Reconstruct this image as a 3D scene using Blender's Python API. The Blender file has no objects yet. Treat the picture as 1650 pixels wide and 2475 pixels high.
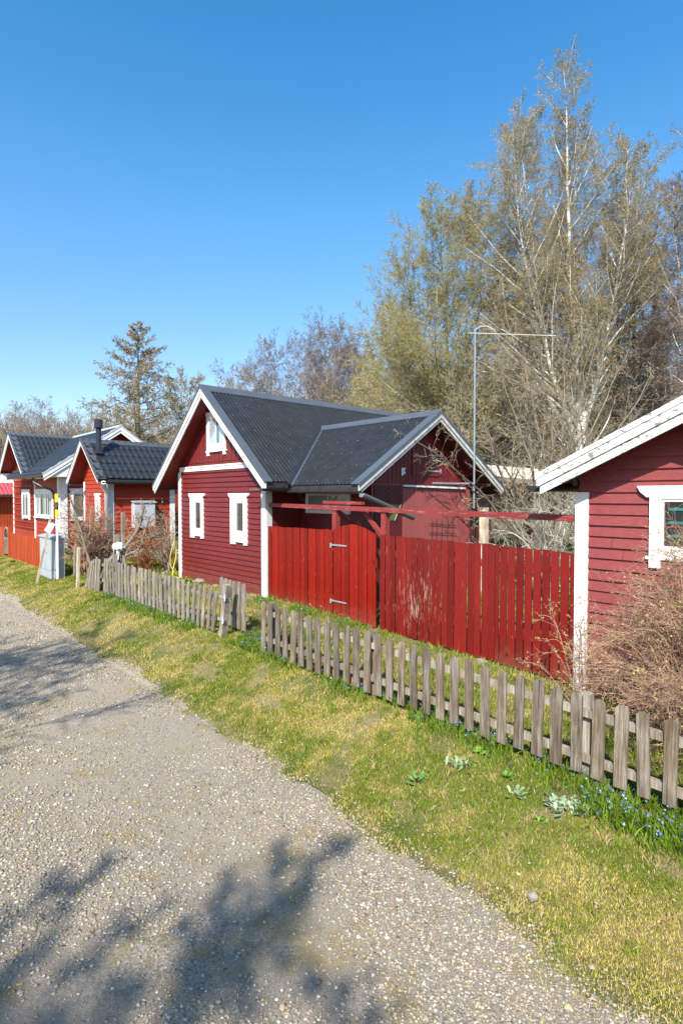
import bpy, math, random
import numpy as np
from mathutils import Vector, Matrix
R = random.Random(7)
G = np.random.default_rng(11)
scene = bpy.context.scene
COL = scene.collection
PI = math.pi

# ------------------------------------------------------------------ helpers
def mesh_np(name, V, quads=None, tris=None, mats=(), qmat=None, tmat=None, smooth=False, colors=None):
    V = np.asarray(V, dtype=np.float32).reshape(-1, 3)
    me = bpy.data.meshes.new(name)
    q = np.zeros((0, 4), np.int32) if quads is None else np.asarray(quads, np.int32)
    t = np.zeros((0, 3), np.int32) if tris is None else np.asarray(tris, np.int32)
    me.vertices.add(len(V)); me.vertices.foreach_set('co', V.ravel())
    me.loops.add(len(q) * 4 + len(t) * 3)
    me.loops.foreach_set('vertex_index', np.concatenate([q.ravel(), t.ravel()]).astype(np.int32))
    me.polygons.add(len(q) + len(t))
    st = np.concatenate([np.arange(len(q)) * 4, len(q) * 4 + np.arange(len(t)) * 3]).astype(np.int32)
    me.polygons.foreach_set('loop_start', st)
    for m in mats: me.materials.append(m)
    mi = np.zeros(len(q) + len(t), np.int32)
    if qmat is not None: mi[:len(q)] = qmat
    if tmat is not None: mi[len(q):] = tmat
    me.polygons.foreach_set('material_index', mi)
    if smooth: me.polygons.foreach_set('use_smooth', np.ones(len(mi), bool))
    if colors is not None:
        a = me.color_attributes.new('tint', 'FLOAT_COLOR', 'POINT')
        c = np.ones((len(V), 4), np.float32); c[:, :3] = colors
        a.data.foreach_set('color', c.ravel())
    me.update(calc_edges=True); me.validate()
    return me

class MB:
    def __init__(s): s.v = []; s.f = []; s.m = []; s.s = []
    def add(s, vs, fs, mi=0, sm=False):
        b = len(s.v); s.v += [tuple(v) for v in vs]
        for f in fs: s.f.append([b + i for i in f]); s.m.append(mi); s.s.append(sm)
    def box(s, x0, x1, y0, y1, z0, z1, mi=0):
        s.add([(x0,y0,z0),(x1,y0,z0),(x1,y1,z0),(x0,y1,z0),(x0,y0,z1),(x1,y0,z1),(x1,y1,z1),(x0,y1,z1)],
              [(0,3,2,1),(4,5,6,7),(0,1,5,4),(1,2,6,5),(2,3,7,6),(3,0,4,7)], mi)
    def beam(s, a, b, w, h, up=(0,0,1), mi=0):
        a = Vector(a); b = Vector(b); d = (b - a).normalized(); u = Vector(up)
        sd = d.cross(u).normalized(); u = sd.cross(d).normalized()
        vs = []
        for p in (a, b):
            for i, j in ((-1,-1),(1,-1),(1,1),(-1,1)): vs.append(p + sd * (i * w / 2) + u * (j * h / 2))
        s.add(vs, [(0,3,2,1),(4,5,6,7),(0,1,5,4),(1,2,6,5),(2,3,7,6),(3,0,4,7)], mi)
    def tube(s, pts, r, n=8, mi=0, cap=True):
        pts = [Vector(p) for p in pts]; rr = r if isinstance(r, (list, tuple)) else [r] * len(pts)
        vs = []; ref = None
        for i, p in enumerate(pts):
            d = (pts[min(i+1, len(pts)-1)] - pts[max(i-1, 0)]).normalized()
            if ref is None: ref = d.orthogonal().normalized()
            ref = (ref - d * ref.dot(d)).normalized(); q = d.cross(ref)
            for k in range(n):
                a = 2 * PI * k / n; vs.append(p + (ref * math.cos(a) + q * math.sin(a)) * rr[i])
        fs = [(i*n+k, i*n+(k+1)%n, (i+1)*n+(k+1)%n, (i+1)*n+k) for i in range(len(pts)-1) for k in range(n)]
        s.add(vs, fs, mi, True)
        if cap:
            b = len(s.v) - len(vs)
            s.f.append([b + k for k in range(n)]); s.m.append(mi); s.s.append(False)
            s.f.append([b + (len(pts)-1)*n + k for k in range(n)]); s.m.append(mi); s.s.append(False)
    def trough(s, a, b, r, t=.006, n=8, mi=0):
        # open half-round gutter between two points
        a = Vector(a); b = Vector(b); d = (b - a).normalized(); sd = d.cross(Vector((0,0,1))).normalized(); u = sd.cross(d)
        vs = []
        for p in (a, b):
            for rad in (r, r - t):
                for k in range(n + 1):
                    an = PI + PI * k / n; vs.append(p + sd * math.cos(an) * rad + u * math.sin(an) * rad)
        m = n + 1; fs = []
        for k in range(n):
            fs += [(k, k+1, 2*m+k+1, 2*m+k), (m+k, m+k+1, 3*m+k+1, 3*m+k)]
            fs += [(k, k+1, m+k+1, m+k), (2*m+k, 2*m+k+1, 3*m+k+1, 3*m+k)]
        fs += [(0, m, 3*m, 2*m), (n, m+n, 3*m+n, 2*m+n)]
        s.add(vs, fs, mi)
        s.add([vs[k] for k in range(m)], [tuple(range(m))], mi)
        s.add([vs[2*m+k] for k in range(m)], [tuple(range(m))], mi)
    def prism(s, poly, place, d0, d1, mi=0):
        n = len(poly); vs = [place(u, v, d0) for u, v in poly] + [place(u, v, d1) for u, v in poly]
        s.add(vs, [tuple(range(n)), tuple(range(n, 2*n))] + [(i, (i+1)%n, n+(i+1)%n, n+i) for i in range(n)], mi)

def wloc(p):
    v = Vector((0,0,0))
    while p is not None: v += p.location; p = p.parent
    return v

def obj(name, mb, mats, parent=None, smooth=None):
    """link a mesh builder (built in world coordinates) as one object"""
    o0 = wloc(parent)
    me = bpy.data.meshes.new(name)
    me.from_pydata([(v[0]-o0.x, v[1]-o0.y, v[2]-o0.z) for v in mb.v], [], mb.f)
    for m in (mats if isinstance(mats, (list, tuple)) else [mats]): me.materials.append(m)
    me.polygons.foreach_set('material_index', mb.m); me.polygons.foreach_set('use_smooth', mb.s if smooth is None else [smooth]*len(mb.f))
    me.update()
    o = bpy.data.objects.new(name, me); COL.objects.link(o)
    if parent is not None: o.parent = parent
    return o

def link(name, me, parent=None, loc=(0,0,0), rot=(0,0,0), sc=(1,1,1)):
    o = bpy.data.objects.new(name, me); COL.objects.link(o)
    o.location = loc; o.rotation_euler = rot; o.scale = sc
    if parent is not None: o.parent = parent
    return o

def thing(name, label, cat, loc=(0,0,0), rz=0, group=None, sc=1):
    o = bpy.data.objects.new(name, None); COL.objects.link(o)
    o.empty_display_size = .2
    o.location = loc; o.rotation_euler = (0,0,rz); o.scale = (sc, sc, sc) if not isinstance(sc, tuple) else sc
    o['label'] = label; o['category'] = cat
    if group: o['group'] = group
    return o

def tag(o, label=None, cat=None, group=None, kind=None):
    for k, v in (('label', label), ('category', cat), ('group', group), ('kind', kind)):
        if v: o[k] = v
    return o

# ------------------------------------------------------------------ node materials
def newmat(name):
    m = bpy.data.materials.new(name); m.use_nodes = True
    nt = m.node_tree; nt.nodes.clear()
    out = nt.nodes.new('ShaderNodeOutputMaterial'); b = nt.nodes.new('ShaderNodeBsdfPrincipled')
    nt.links.new(b.outputs[0], out.inputs[0]); return m, nt, b
def nd(nt, t, **kw):
    n = nt.nodes.new(t)
    for k, v in kw.items():
        if k in n.inputs.keys(): n.inputs[k].default_value = v
        else: setattr(n, k, v)
    return n
def coords(nt, scale=(1,1,1), out='Object'):
    tc = nd(nt, 'ShaderNodeTexCoord'); mp = nd(nt, 'ShaderNodeMapping'); mp.inputs['Scale'].default_value = scale
    nt.links.new(tc.outputs[out], mp.inputs['Vector']); return mp.outputs[0]
def noise(nt, vec, scale, detail=4, rough=.55):
    n = nd(nt, 'ShaderNodeTexNoise'); n.inputs['Scale'].default_value = scale; n.inputs['Detail'].default_value = detail; n.inputs['Roughness'].default_value = rough
    nt.links.new(vec, n.inputs['Vector']); return n.outputs['Fac']
def ramp(nt, fac, stops):
    r = nd(nt, 'ShaderNodeValToRGB'); e = r.color_ramp.elements
    while len(e) < len(stops): e.new(.5)
    for i, (p, c) in enumerate(stops):
        e[i].position = p; e[i].color = (*c, 1) if len(c) == 3 else c
    nt.links.new(fac, r.inputs[0]); return r.outputs[0]
def mix(nt, fac, a, b, mode='MIX'):
    m = nd(nt, 'ShaderNodeMix'); m.data_type = 'RGBA'; m.blend_type = mode
    for sock, val in ((m.inputs[0], fac), (m.inputs[6], a), (m.inputs[7], b)):
        if hasattr(val, 'node'): nt.links.new(val, sock)
        else: sock.default_value = (*val, 1) if isinstance(val, tuple) and len(val) == 3 else val
    return m.outputs[2]
def bump(nt, b, h, strength=.3, dist=.01):
    n = nd(nt, 'ShaderNodeBump'); n.inputs['Strength'].default_value = strength; n.inputs['Distance'].default_value = dist
    nt.links.new(h, n.inputs['Height']); nt.links.new(n.outputs[0], b.inputs['Normal'])

def simple(name, c, rough=.6, var=.15, scale=(1,1,1), ns=6, metal=0, bs=.15, spec=.5, bscale=40):
    m, nt, b = newmat(name); v = coords(nt, scale)
    f = noise(nt, v, ns, 5)
    c0 = tuple(x * (1 - var) for x in c); c1 = tuple(min(1, x * (1 + var)) for x in c)
    nt.links.new(ramp(nt, f, [(.3, c0), (.7, c1)]), b.inputs['Base Color'])
    b.inputs['Roughness'].default_value = rough; b.inputs['Metallic'].default_value = metal
    b.inputs['Specular IOR Level'].default_value = spec
    if bs: bump(nt, b, noise(nt, v, bscale, 3), bs, .004)
    return m

def paint(name, c, wear=(.55,.45,.35), amount=.0, stretch=(1,1,1), grain=(8,8,8), var=.18, rough=.45, dirt=None, spec=.35, bs=.25, wscale=14, ranisland=0.0, patch=None, splash=None):
    """painted timber: stretch/grain scale the wear flecks along the boards"""
    m, nt, b = newmat(name)
    vg = coords(nt, grain); vs = coords(nt, stretch); vo = coords(nt)
    f = noise(nt, vg, 3, 6, .6)
    big = noise(nt, vo, .9, 3)
    c0 = tuple(x * (1 - var) for x in c); c1 = tuple(min(1, x * (1 + var)) for x in c)
    colr = ramp(nt, f, [(.3, c0), (.7, c1)])
    colr = mix(nt, ramp(nt, big, [(.35, (0,0,0)), (.65, (1,1,1))]), colr, mix(nt, 1.0, colr, (.86,.84,.86), 'MULTIPLY'))
    if ranisland:
        g = nd(nt, 'ShaderNodeNewGeometry')
        rv = ramp(nt, g.outputs['Random Per Island'], [(0, (1-ranisland,)*3), (1, (1+ranisland*.6,)*3)])
        colr = mix(nt, 1.0, colr, rv, 'MULTIPLY')
    if amount > 0:
        w = noise(nt, vs, wscale, 8, .7)
        th = .72 - amount
        if patch is not None:
            tc = nd(nt, 'ShaderNodeTexCoord'); vd = nd(nt, 'ShaderNodeVectorMath', operation='DISTANCE')
            ml = nd(nt, 'ShaderNodeMapping'); ml.inputs['Location'].default_value = [-patch[i]*patch[3+i] for i in range(3)]; ml.inputs['Scale'].default_value = patch[3:6]
            nt.links.new(tc.outputs['Object'], ml.inputs['Vector']); nt.links.new(ml.outputs[0], vd.inputs[0]); vd.inputs[1].default_value = (0,0,0)
            mr = nd(nt, 'ShaderNodeMapRange'); mr.inputs['From Min'].default_value = 0; mr.inputs['From Max'].default_value = 1; mr.inputs['To Min'].default_value = patch[6]; mr.inputs['To Max'].default_value = 0
            nt.links.new(vd.outputs['Value'], mr.inputs['Value'])
            ad = nd(nt, 'ShaderNodeMath', operation='ADD'); nt.links.new(w, ad.inputs[0]); nt.links.new(mr.outputs[0], ad.inputs[1]); w = ad.outputs[0]
        mk = ramp(nt, w, [(th, (0,0,0)), (th + .03, (1,1,1))])
        colr = mix(nt, mk, colr, wear)
    if dirt:
        dn = noise(nt, vs, 4, 6, .65)
        colr = mix(nt, ramp(nt, dn, [(.5, (0,0,0)), (.75, (.5,.5,.5))]), colr, dirt)
    if splash:
        sp_ = nd(nt, 'ShaderNodeSeparateXYZ'); nt.links.new(vo, sp_.inputs[0])
        mr2 = nd(nt, 'ShaderNodeMapRange'); mr2.inputs['From Min'].default_value = splash[0]; mr2.inputs['From Max'].default_value = splash[1]; mr2.inputs['To Min'].default_value = .32; mr2.inputs['To Max'].default_value = 0
        nt.links.new(sp_.outputs[2], mr2.inputs['Value']); ad2 = nd(nt, 'ShaderNodeMath', operation='ADD'); nt.links.new(noise(nt, vs, 5, 7, .7), ad2.inputs[0]); nt.links.new(mr2.outputs[0], ad2.inputs[1])
        colr = mix(nt, ramp(nt, ad2.outputs[0], [(.6, (0,0,0)), (.9, (.42,.42,.42))]), colr, (.20,.12,.085))
    nt.links.new(colr, b.inputs['Base Color'])
    b.inputs['Roughness'].default_value = rough; b.inputs['Specular IOR Level'].default_value = spec
    bump(nt, b, f, bs, .006)
    return m

def weathered(name, dark=(.055,.045,.033), mid=(.21,.18,.145), light=(.40,.37,.32), rough=.85):
    m, nt, b = newmat(name)
    oi = nd(nt, 'ShaderNodeObjectInfo')
    tc = nd(nt, 'ShaderNodeTexCoord'); ad = nd(nt, 'ShaderNodeVectorMath', operation='ADD')
    sc = nd(nt, 'ShaderNodeVectorMath', operation='SCALE'); sc.inputs[0].default_value = (13, 7, 5)
    nt.links.new(oi.outputs['Random'], sc.inputs['Scale']); nt.links.new(tc.outputs['Object'], ad.inputs[0]); nt.links.new(sc.outputs[0], ad.inputs[1])
    mp = nd(nt, 'ShaderNodeMapping'); mp.inputs['Scale'].default_value = (40, 40, 1.6); nt.links.new(ad.outputs[0], mp.inputs['Vector'])
    g = noise(nt, mp.outputs[0], 1.6, 8, .7)
    mp2 = nd(nt, 'ShaderNodeMapping'); mp2.inputs['Scale'].default_value = (6, 6, 2.2); nt.links.new(ad.outputs[0], mp2.inputs['Vector'])
    p = noise(nt, mp2.outputs[0], 1.5, 5, .6)
    c = ramp(nt, g, [(.3, dark), (.5, mid), (.72, light)])
    c = mix(nt, ramp(nt, p, [(.36, (0,0,0)), (.6, (.9,.9,.9))]), c, mix(nt, 1.0, c, (.60,.52,.42), 'MULTIPLY'))
    rv = ramp(nt, oi.outputs['Random'], [(0, (.75,.75,.77)), (1, (1.15,1.12,1.08))])
    c = mix(nt, 1.0, c, rv, 'MULTIPLY')
    nt.links.new(c, b.inputs['Base Color']); b.inputs['Roughness'].default_value = rough; b.inputs['Specular IOR Level'].default_value = .2
    bump(nt, b, g, .6, .005)
    return m

def vcol(name, rough=.8, spec=.2, trans=0.0):
    m, nt, b = newmat(name)
    a = nd(nt, 'ShaderNodeAttribute'); a.attribute_name = 'tint'
    nt.links.new(a.outputs['Color'], b.inputs['Base Color']); b.inputs['Roughness'].default_value = rough; b.inputs['Specular IOR Level'].default_value = spec
    if trans:
        t = nd(nt, 'ShaderNodeBsdfTranslucent'); nt.links.new(a.outputs['Color'], t.inputs['Color'])
        ms = nd(nt, 'ShaderNodeMixShader'); ms.inputs[0].default_value = trans
        nt.links.new(b.outputs[0], ms.inputs[1]); nt.links.new(t.outputs[0], ms.inputs[2])
        out = [n for n in nt.nodes if n.type == 'OUTPUT_MATERIAL'][0]; nt.links.new(ms.outputs[0], out.inputs[0])
    return m

def glassmat():
    m, nt, b = newmat('window_glass')
    nt.nodes.remove(b); out = nt.nodes[0]
    t = nd(nt, 'ShaderNodeBsdfTransparent'); t.inputs[0].default_value = (.8,.85,.86,1)
    g = nd(nt, 'ShaderNodeBsdfGlossy'); g.inputs['Roughness'].default_value = .02
    lw = nd(nt, 'ShaderNodeLayerWeight'); lw.inputs[0].default_value = .22
    mr = nd(nt, 'ShaderNodeMapRange'); mr.inputs['To Min'].default_value = .035; mr.inputs['To Max'].default_value = .5
    nt.links.new(lw.outputs['Fresnel'], mr.inputs['Value'])
    ms = nd(nt, 'ShaderNodeMixShader'); nt.links.new(mr.outputs[0], ms.inputs[0])
    nt.links.new(t.outputs[0], ms.inputs[1]); nt.links.new(g.outputs[0], ms.inputs[2]); nt.links.new(ms.outputs[0], out.inputs[0])
    return m

WHITE = paint('white_paint', (.80,.80,.79), amount=.0, var=.05, dirt=(.55,.54,.52), rough=.5)
WHITE_PEEL = paint('peeling_white_paint', (.80,.79,.77), wear=(.22,.21,.18), amount=.17, stretch=(3,1.2,3), wscale=9, var=.06, rough=.6, bs=.5)
RED_H = paint('house_red_paint', (.155,.015,.012), wear=(.42,.27,.24), amount=.10, stretch=(4,1.5,30), wscale=10, grain=(3,3,18), var=.22, rough=.42, splash=(0,.5))
RED_HV = paint('gable_red_paint', (.165,.016,.018), wear=(.45,.3,.28), amount=.10, stretch=(20,20,2), wscale=7, grain=(18,18,2), var=.16, rough=.45)
RED_W = paint('wing_red_paint', (.30,.075,.07), wear=(.45,.3,.3), amount=.09, stretch=(20,20,2), wscale=7, grain=(18,18,2), var=.16, rough=.55)
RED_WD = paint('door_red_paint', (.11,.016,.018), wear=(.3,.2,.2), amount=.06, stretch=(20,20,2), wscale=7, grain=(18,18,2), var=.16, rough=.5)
RED_S = paint('shed_red_paint', (.225,.046,.046), wear=(.2,.05,.05), amount=.07, stretch=(4,1.5,20), wscale=8, grain=(4,4,18), var=.16, rough=.6, splash=(0,.6))
RED_F = paint('fence_red_paint', (.225,.009,.004), splash=(0,.45), wear=(.55,.30,.18), amount=.07, stretch=(22,22,2.2), wscale=4, grain=(30,30,3), var=.22, rough=.36, ranisland=.32)
RED_F2 = paint('worn_fence_red_paint', (.175,.011,.008), wear=(.60,.45,.36), amount=.06, stretch=(26,26,.9), wscale=4, grain=(30,30,3), var=.25, rough=.42, ranisland=.32, patch=(0,-.70,.55,.01,1.7,1.15,.12))
RED_F3 = paint('faded_fence_red_paint', (.18,.010,.008), splash=(-.1,.35), wear=(.45,.26,.2), amount=.06, stretch=(20,20,2), wscale=4, grain=(30,30,3), var=.2, rough=.42, ranisland=.28)
RED_B = paint('beam_red_paint', (.24,.032,.03), wear=(.36,.30,.27), amount=.12, stretch=(30,1.3,30), wscale=3, grain=(24,2,24), var=.2, rough=.6)
SOFFIT = paint('soffit_red_paint', (.20,.016,.014), var=.15, rough=.5, grain=(12,2,2))
ORANGE = paint('orange_red_paint', (.33,.036,.012), wear=(.3,.04,.02), amount=.06, stretch=(4,2,16), wscale=8, grain=(4,4,14), var=.15, rough=.6)
ORANGE_F = paint('orange_fence_paint', (.42,.062,.014), wear=(.35,.17,.08), amount=.08, stretch=(20,20,3), wscale=5, grain=(18,18,2), var=.15, rough=.6, ranisland=.12)
METAL = simple('dark_roof_metal', (.020,.022,.024), .42, .3, ns=5, bs=.03, spec=.3)
TRIM = simple('grey_metal_trim', (.075,.086,.10), .4, .1, ns=3, bs=.03)
TILE = simple('black_tile_metal', (.024,.027,.031), .34, .18, ns=2, bs=.05)
PINK = simple('red_tile_metal', (.42,.07,.075), .4, .15, ns=2)
BLACK = simple('black_gutter_metal', (.022,.023,.026), .3, .1, bs=0)
GALV = simple('galvanised_steel', (.42,.44,.46), .42, .18, ns=9, metal=.5, bs=.05)
DARKGREY = simple('faded_grey_paint', (.12,.125,.13), .6, .3, ns=9)
CAB = simple('cabinet_grey_paint', (.33,.37,.385), .5, .07, ns=4, bs=.05)
CABL = simple('light_grey_enamel', (.44,.47,.50), .4, .05, ns=4, bs=.03)
CONC = simple('concrete', (.24,.22,.195), .9, .3, ns=7, bs=.6, bscale=25)
WOOD = weathered('weathered_wood')
WOODL = weathered('pale_weathered_wood', (.12,.105,.085), (.30,.275,.235), (.50,.475,.43))
WOODP = weathered('new_timber', (.42,.36,.28), (.56,.5,.42), (.68,.64,.56))
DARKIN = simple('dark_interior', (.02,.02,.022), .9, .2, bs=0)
CURT = simple('white_curtain', (.72,.73,.74), .8, .12, scale=(1,30,.6), ns=2, bs=.3, bscale=2)
GLASS = glassmat()
YELLOW = simple('yellow_marker', (.75,.50,.01), .45, .08, bs=0)
BLK = simple('black_marker', (.015,.015,.015), .5, .08, bs=0)
HOSE = simple('yellow_hose_rubber', (.75,.55,.04), .4, .08, bs=0)
OLIVE = simple('olive_glass', (.12,.125,.03), .25, .1, bs=0)
PLASTIC = simple('white_plastic_film', (.75,.76,.77), .3, .1, ns=12, bs=.8, bscale=14)
ROCK = simple('stone', (.24,.21,.175), .9, .3, ns=9, bs=.8, bscale=20)
BRICK = simple('old_brick', (.42,.18,.09), .9, .3, ns=14, bs=.7, bscale=30)

def birchbark(name='birch_bark', white=(.70,.67,.62), dark=(.06,.052,.045), th=.53):
    m, nt, b = newmat(name)
    v = coords(nt, (3.5,3.5,9)); w = coords(nt, (2,2,1.2))
    f = noise(nt, v, 1.4, 6, .7); g = noise(nt, w, 1.0, 4, .6)
    c = ramp(nt, f, [(th-.02, white), (th+.09, dark)])
    c = mix(nt, ramp(nt, g, [(.48,(0,0,0)),(.66,(.85,.85,.85))]), c, (.17,.145,.115))
    nt.links.new(c, b.inputs['Base Color']); b.inputs['Roughness'].default_value = .8; b.inputs['Specular IOR Level'].default_value = .2
    bump(nt, b, f, .5, .02); return m
BIRCH = birchbark()
BIRCHG = birchbark('mossy_birch_bark', (.34,.33,.26), (.07,.065,.045), .5)
BARK = simple('grey_brown_bark', (.13,.108,.088), .9, .35, scale=(8,8,2), ns=3, bs=.8, bscale=12)
BARKL = simple('tan_bark', (.19,.155,.115), .85, .3, scale=(8,8,2), ns=3, bs=.6, bscale=12)
TWIG = simple('birch_twig_bark', (.25,.20,.135), .7, .35, ns=1.2, bs=0)
TWIGP = simple('purple_brown_twig_bark', (.215,.165,.135), .7, .3, ns=1.2, bs=0)
TWIGT = simple('tan_twig_bark', (.36,.28,.20), .7, .3, ns=2.5, bs=0)
TWIGB = simple('russet_bush_bark', (.37,.225,.15), .7, .4, ns=2.5, bs=0)
TWIGR = simple('red_twig_bark', (.40,.16,.07), .7, .3, ns=2.5, bs=0)
LEAF = vcol('young_leaf', .7, .2, .35)
GRASSM = vcol('grass_blade', .65, .25, .3)
PEB = vcol('gravel_stone', .85, .25)
# ------------------------------------------------------------------ terrain
def vnoise(x, y, s, seed=0):
    x = np.asarray(x, float) / s; y = np.asarray(y, float) / s
    xi = np.floor(x).astype(np.int64); yi = np.floor(y).astype(np.int64); fx = x - xi; fy = y - yi
    fx = fx*fx*(3-2*fx); fy = fy*fy*(3-2*fy)
    def h(a, b):
        n = (a * 374761393 + b * 668265263 + seed * 1442695041) & 0x7fffffff
        n = ((n ^ (n >> 13)) * 1274126177) & 0x7fffffff
        return ((n ^ (n >> 16)) & 0xffff) / 65535.0
    return (h(xi,yi)*(1-fx)+h(xi+1,yi)*fx)*(1-fy) + (h(xi,yi+1)*(1-fx)+h(xi+1,yi+1)*fx)*fy
def fbm(x, y, s, seed=0, o=4):
    t = 0; a = 1; n = 0
    for i in range(o):
        t = t + a * vnoise(x, y, s / 2**i, seed + i * 17); n += a; a *= .55
    return t / n
def sstep(x, a, b):
    t = np.clip((x - a) / (b - a), 0, 1); return t*t*(3-2*t)
def base_h(x, y):
    x = np.asarray(x, float); y = np.asarray(y, float)
    gf = np.interp(y, [0, 1.4, 6.4, 9], [.15, .18, .32, .36]); gh = np.interp(y, [3, 9, 30], [.17, .40, .42])
    far = np.full_like(x, .42)
    road = .02 * (1 - np.clip(np.abs(x - 1.2) / 2.2, 0, 1) ** 2)
    z = road
    z = np.where(x > 2.9, (gf) * sstep(x, 2.9, 4.4), z)
    z = np.where(x > 4.3, gf + (gh - gf) * np.clip((x - 4.3) / 2.2, 0, 1), z)
    z = np.where(x > 6.5, gh + (far - gh) * np.clip((x - 6.5) / 3, 0, 1), z)
    z = np.where(x < -2.0, .25 * sstep(-x, 2.0, 4.5), z)
    d = np.maximum(x * .75 + y * .3, 0)
    z = z + 7.0 * sstep(x, 30, 75) + 5.0 * sstep(x + .0 * y, 75, 200) + 5.5 * sstep(y, 75, 150) * sstep(x, -30, 20)
    return z
def hgt(x, y):
    x = np.asarray(x, float); y = np.asarray(y, float)
    und = (fbm(x, y, 1.3, 3) - .5) * np.where((x > 3.0) & (x < 30), .05, .012)
    return base_h(x, y) + und
def H(x, y): return float(hgt(np.array([x]), np.array([y]))[0])
def edge_x(y): return np.interp(y, [1, 3, 4.6, 10, 18], [2.72, 2.82, 2.98, 3.05, 3.22]) + (fbm(y, y*0+5, 1.1, 9) - .5) * .34 + (fbm(y, y*0+5, .22, 19) - .5) * .2

def ground_mats():
    # gravel road
    m, nt, b = newmat('gravel'); v = coords(nt)
    vo = nd(nt, 'ShaderNodeTexVoronoi'); vo.inputs['Scale'].default_value = 95; vo.inputs['Randomness'].default_value = 1; nt.links.new(v, vo.inputs['Vector'])
    sep = nd(nt, 'ShaderNodeSeparateColor'); nt.links.new(vo.outputs['Color'], sep.inputs[0])
    c = ramp(nt, sep.outputs[0], [(0, (.16,.135,.10)), (.35, (.29,.245,.19)), (.7, (.40,.345,.275)), (1, (.54,.49,.42))])
    n1 = noise(nt, v, 1.1, 5); n2 = noise(nt, v, 160, 3)
    sand = ramp(nt, n2, [(.3, (.31,.25,.18)), (.7, (.48,.405,.305))])
    c = mix(nt, ramp(nt, n1, [(.38,(.9,.9,.9)),(.62,(.25,.25,.25))]), c, sand)
    n3 = noise(nt, v, 1.8, 6, .7)
    c = mix(nt, ramp(nt, n3, [(.54,(0,0,0)),(.64,(.6,.6,.6))]), c, (.33,.24,.08))
    nt.links.new(c, b.inputs['Base Color']); b.inputs['Roughness'].default_value = .95; b.inputs['Specular IOR Level'].default_value = .15
    bump(nt, b, noise(nt, v, 90, 6, .8), 1.0, .02)
    # soil / thatch under the grass
    m2, nt, b = newmat('verge_soil'); v = coords(nt)
    a = noise(nt, v, 1.2, 6, .65); f = noise(nt, v, 60, 5, .7)
    c = ramp(nt, f, [(.3, (.12,.09,.05)), (.55, (.26,.205,.10)), (.75, (.42,.34,.20))])
    c2 = ramp(nt, f, [(.3, (.04,.055,.012)), (.6, (.12,.14,.03)), (.8, (.26,.24,.08))])
    c = mix(nt, ramp(nt, a, [(.4,(0,0,0)),(.6,(1,1,1))]), c, c2)
    nt.links.new(c, b.inputs['Base Color']); b.inputs['Roughness'].default_value = .95; b.inputs['Specular IOR Level'].default_value = .1
    bump(nt, b, f, .8, .02)
    # forest floor
    m3, nt, b = newmat('leaf_litter'); v = coords(nt)
    f = noise(nt, v, 3, 8, .75); a = noise(nt, v, .12, 4)
    c = ramp(nt, f, [(.3, (.05,.038,.024)), (.55, (.17,.125,.075)), (.8, (.30,.23,.14))])
    c = mix(nt, ramp(nt, a, [(.45,(0,0,0)),(.6,(.6,.6,.6))]), c, (.09,.13,.03))
    nt.links.new(c, b.inputs['Base Color']); b.inputs['Roughness'].default_value = .95; bump(nt, b, f, .8, .1)
    # lawn, far garden
    m4, nt, b = newmat('garden_lawn'); v = coords(nt)
    f = noise(nt, v, 14, 8, .75); a = noise(nt, v, .5, 4)
    c = ramp(nt, f, [(.3, (.045,.075,.012)), (.55, (.11,.165,.03)), (.8, (.24,.24,.08))])
    c = mix(nt, ramp(nt, a, [(.5,(0,0,0)),(.62,(.75,.75,.75))]), c, (.27,.215,.12))
    nt.links.new(c, b.inputs['Base Color']); b.inputs['Roughness'].default_value = .95; bump(nt, b, f, .8, .05)
    return m, m2, m3, m4
GRAV, SOIL, LITTER, LAWN = ground_mats()

def axis(segs):
    out = []
    for a, b, s in segs: out += list(np.arange(a, b, s))
    out.append(segs[-1][1]); return np.array(out)
def build_ground():
    xs = axis([(-400,-60,40), (-60,-8,4), (-8,-1,.5), (-1,2.6,.12), (2.6,4.6,.04), (4.6,7.6,.1), (7.6,14,.4), (14,90,2), (90,400,20), (400,900,100)])
    ys = axis([(-400,-60,40), (-60,-6,4), (-6,.4,.4), (.4,9,.06), (9,22,.15), (22,50,1), (50,200,5), (200,400,20), (400,900,100)])
    X, Y = np.meshgrid(xs, ys, indexing='ij'); Z = hgt(X, Y)
    nx, ny = len(xs), len(ys)
    V = np.stack([X, Y, Z], -1).reshape(-1, 3)
    I, J = np.meshgrid(np.arange(nx-1), np.arange(ny-1), indexing='ij')
    q = np.stack([I*ny+J, (I+1)*ny+J, (I+1)*ny+J+1, I*ny+J+1], -1).reshape(-1, 4)
    cx = V[q][:, :, 0].mean(1); cy = V[q][:, :, 1].mean(1)
    isroad = (cx > -2.2 - (edge_x(cy+50) - 3.22)) & (cx < edge_x(cy))
    mat = np.zeros(len(q), int)
    mat[(cx > 26) | (cy > 60) | (cx < -12)] = 1
    mat[(cx > 8.2) & (cx <= 26) & (cy < 60)] = 2
    def sub(mask, name, mats, mm):
        qq = q[mask]; u, inv = np.unique(qq, return_inverse=True)
        return link(name, mesh_np(name, V[u], inv.reshape(-1, 4), mats=mats, qmat=mm, smooth=True))
    tag(sub(isroad, 'road', [GRAV], None), kind='structure')
    tag(sub(~isroad, 'ground', [SOIL, LITTER, LAWN], mat[~isroad]), kind='structure')
build_ground()

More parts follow.
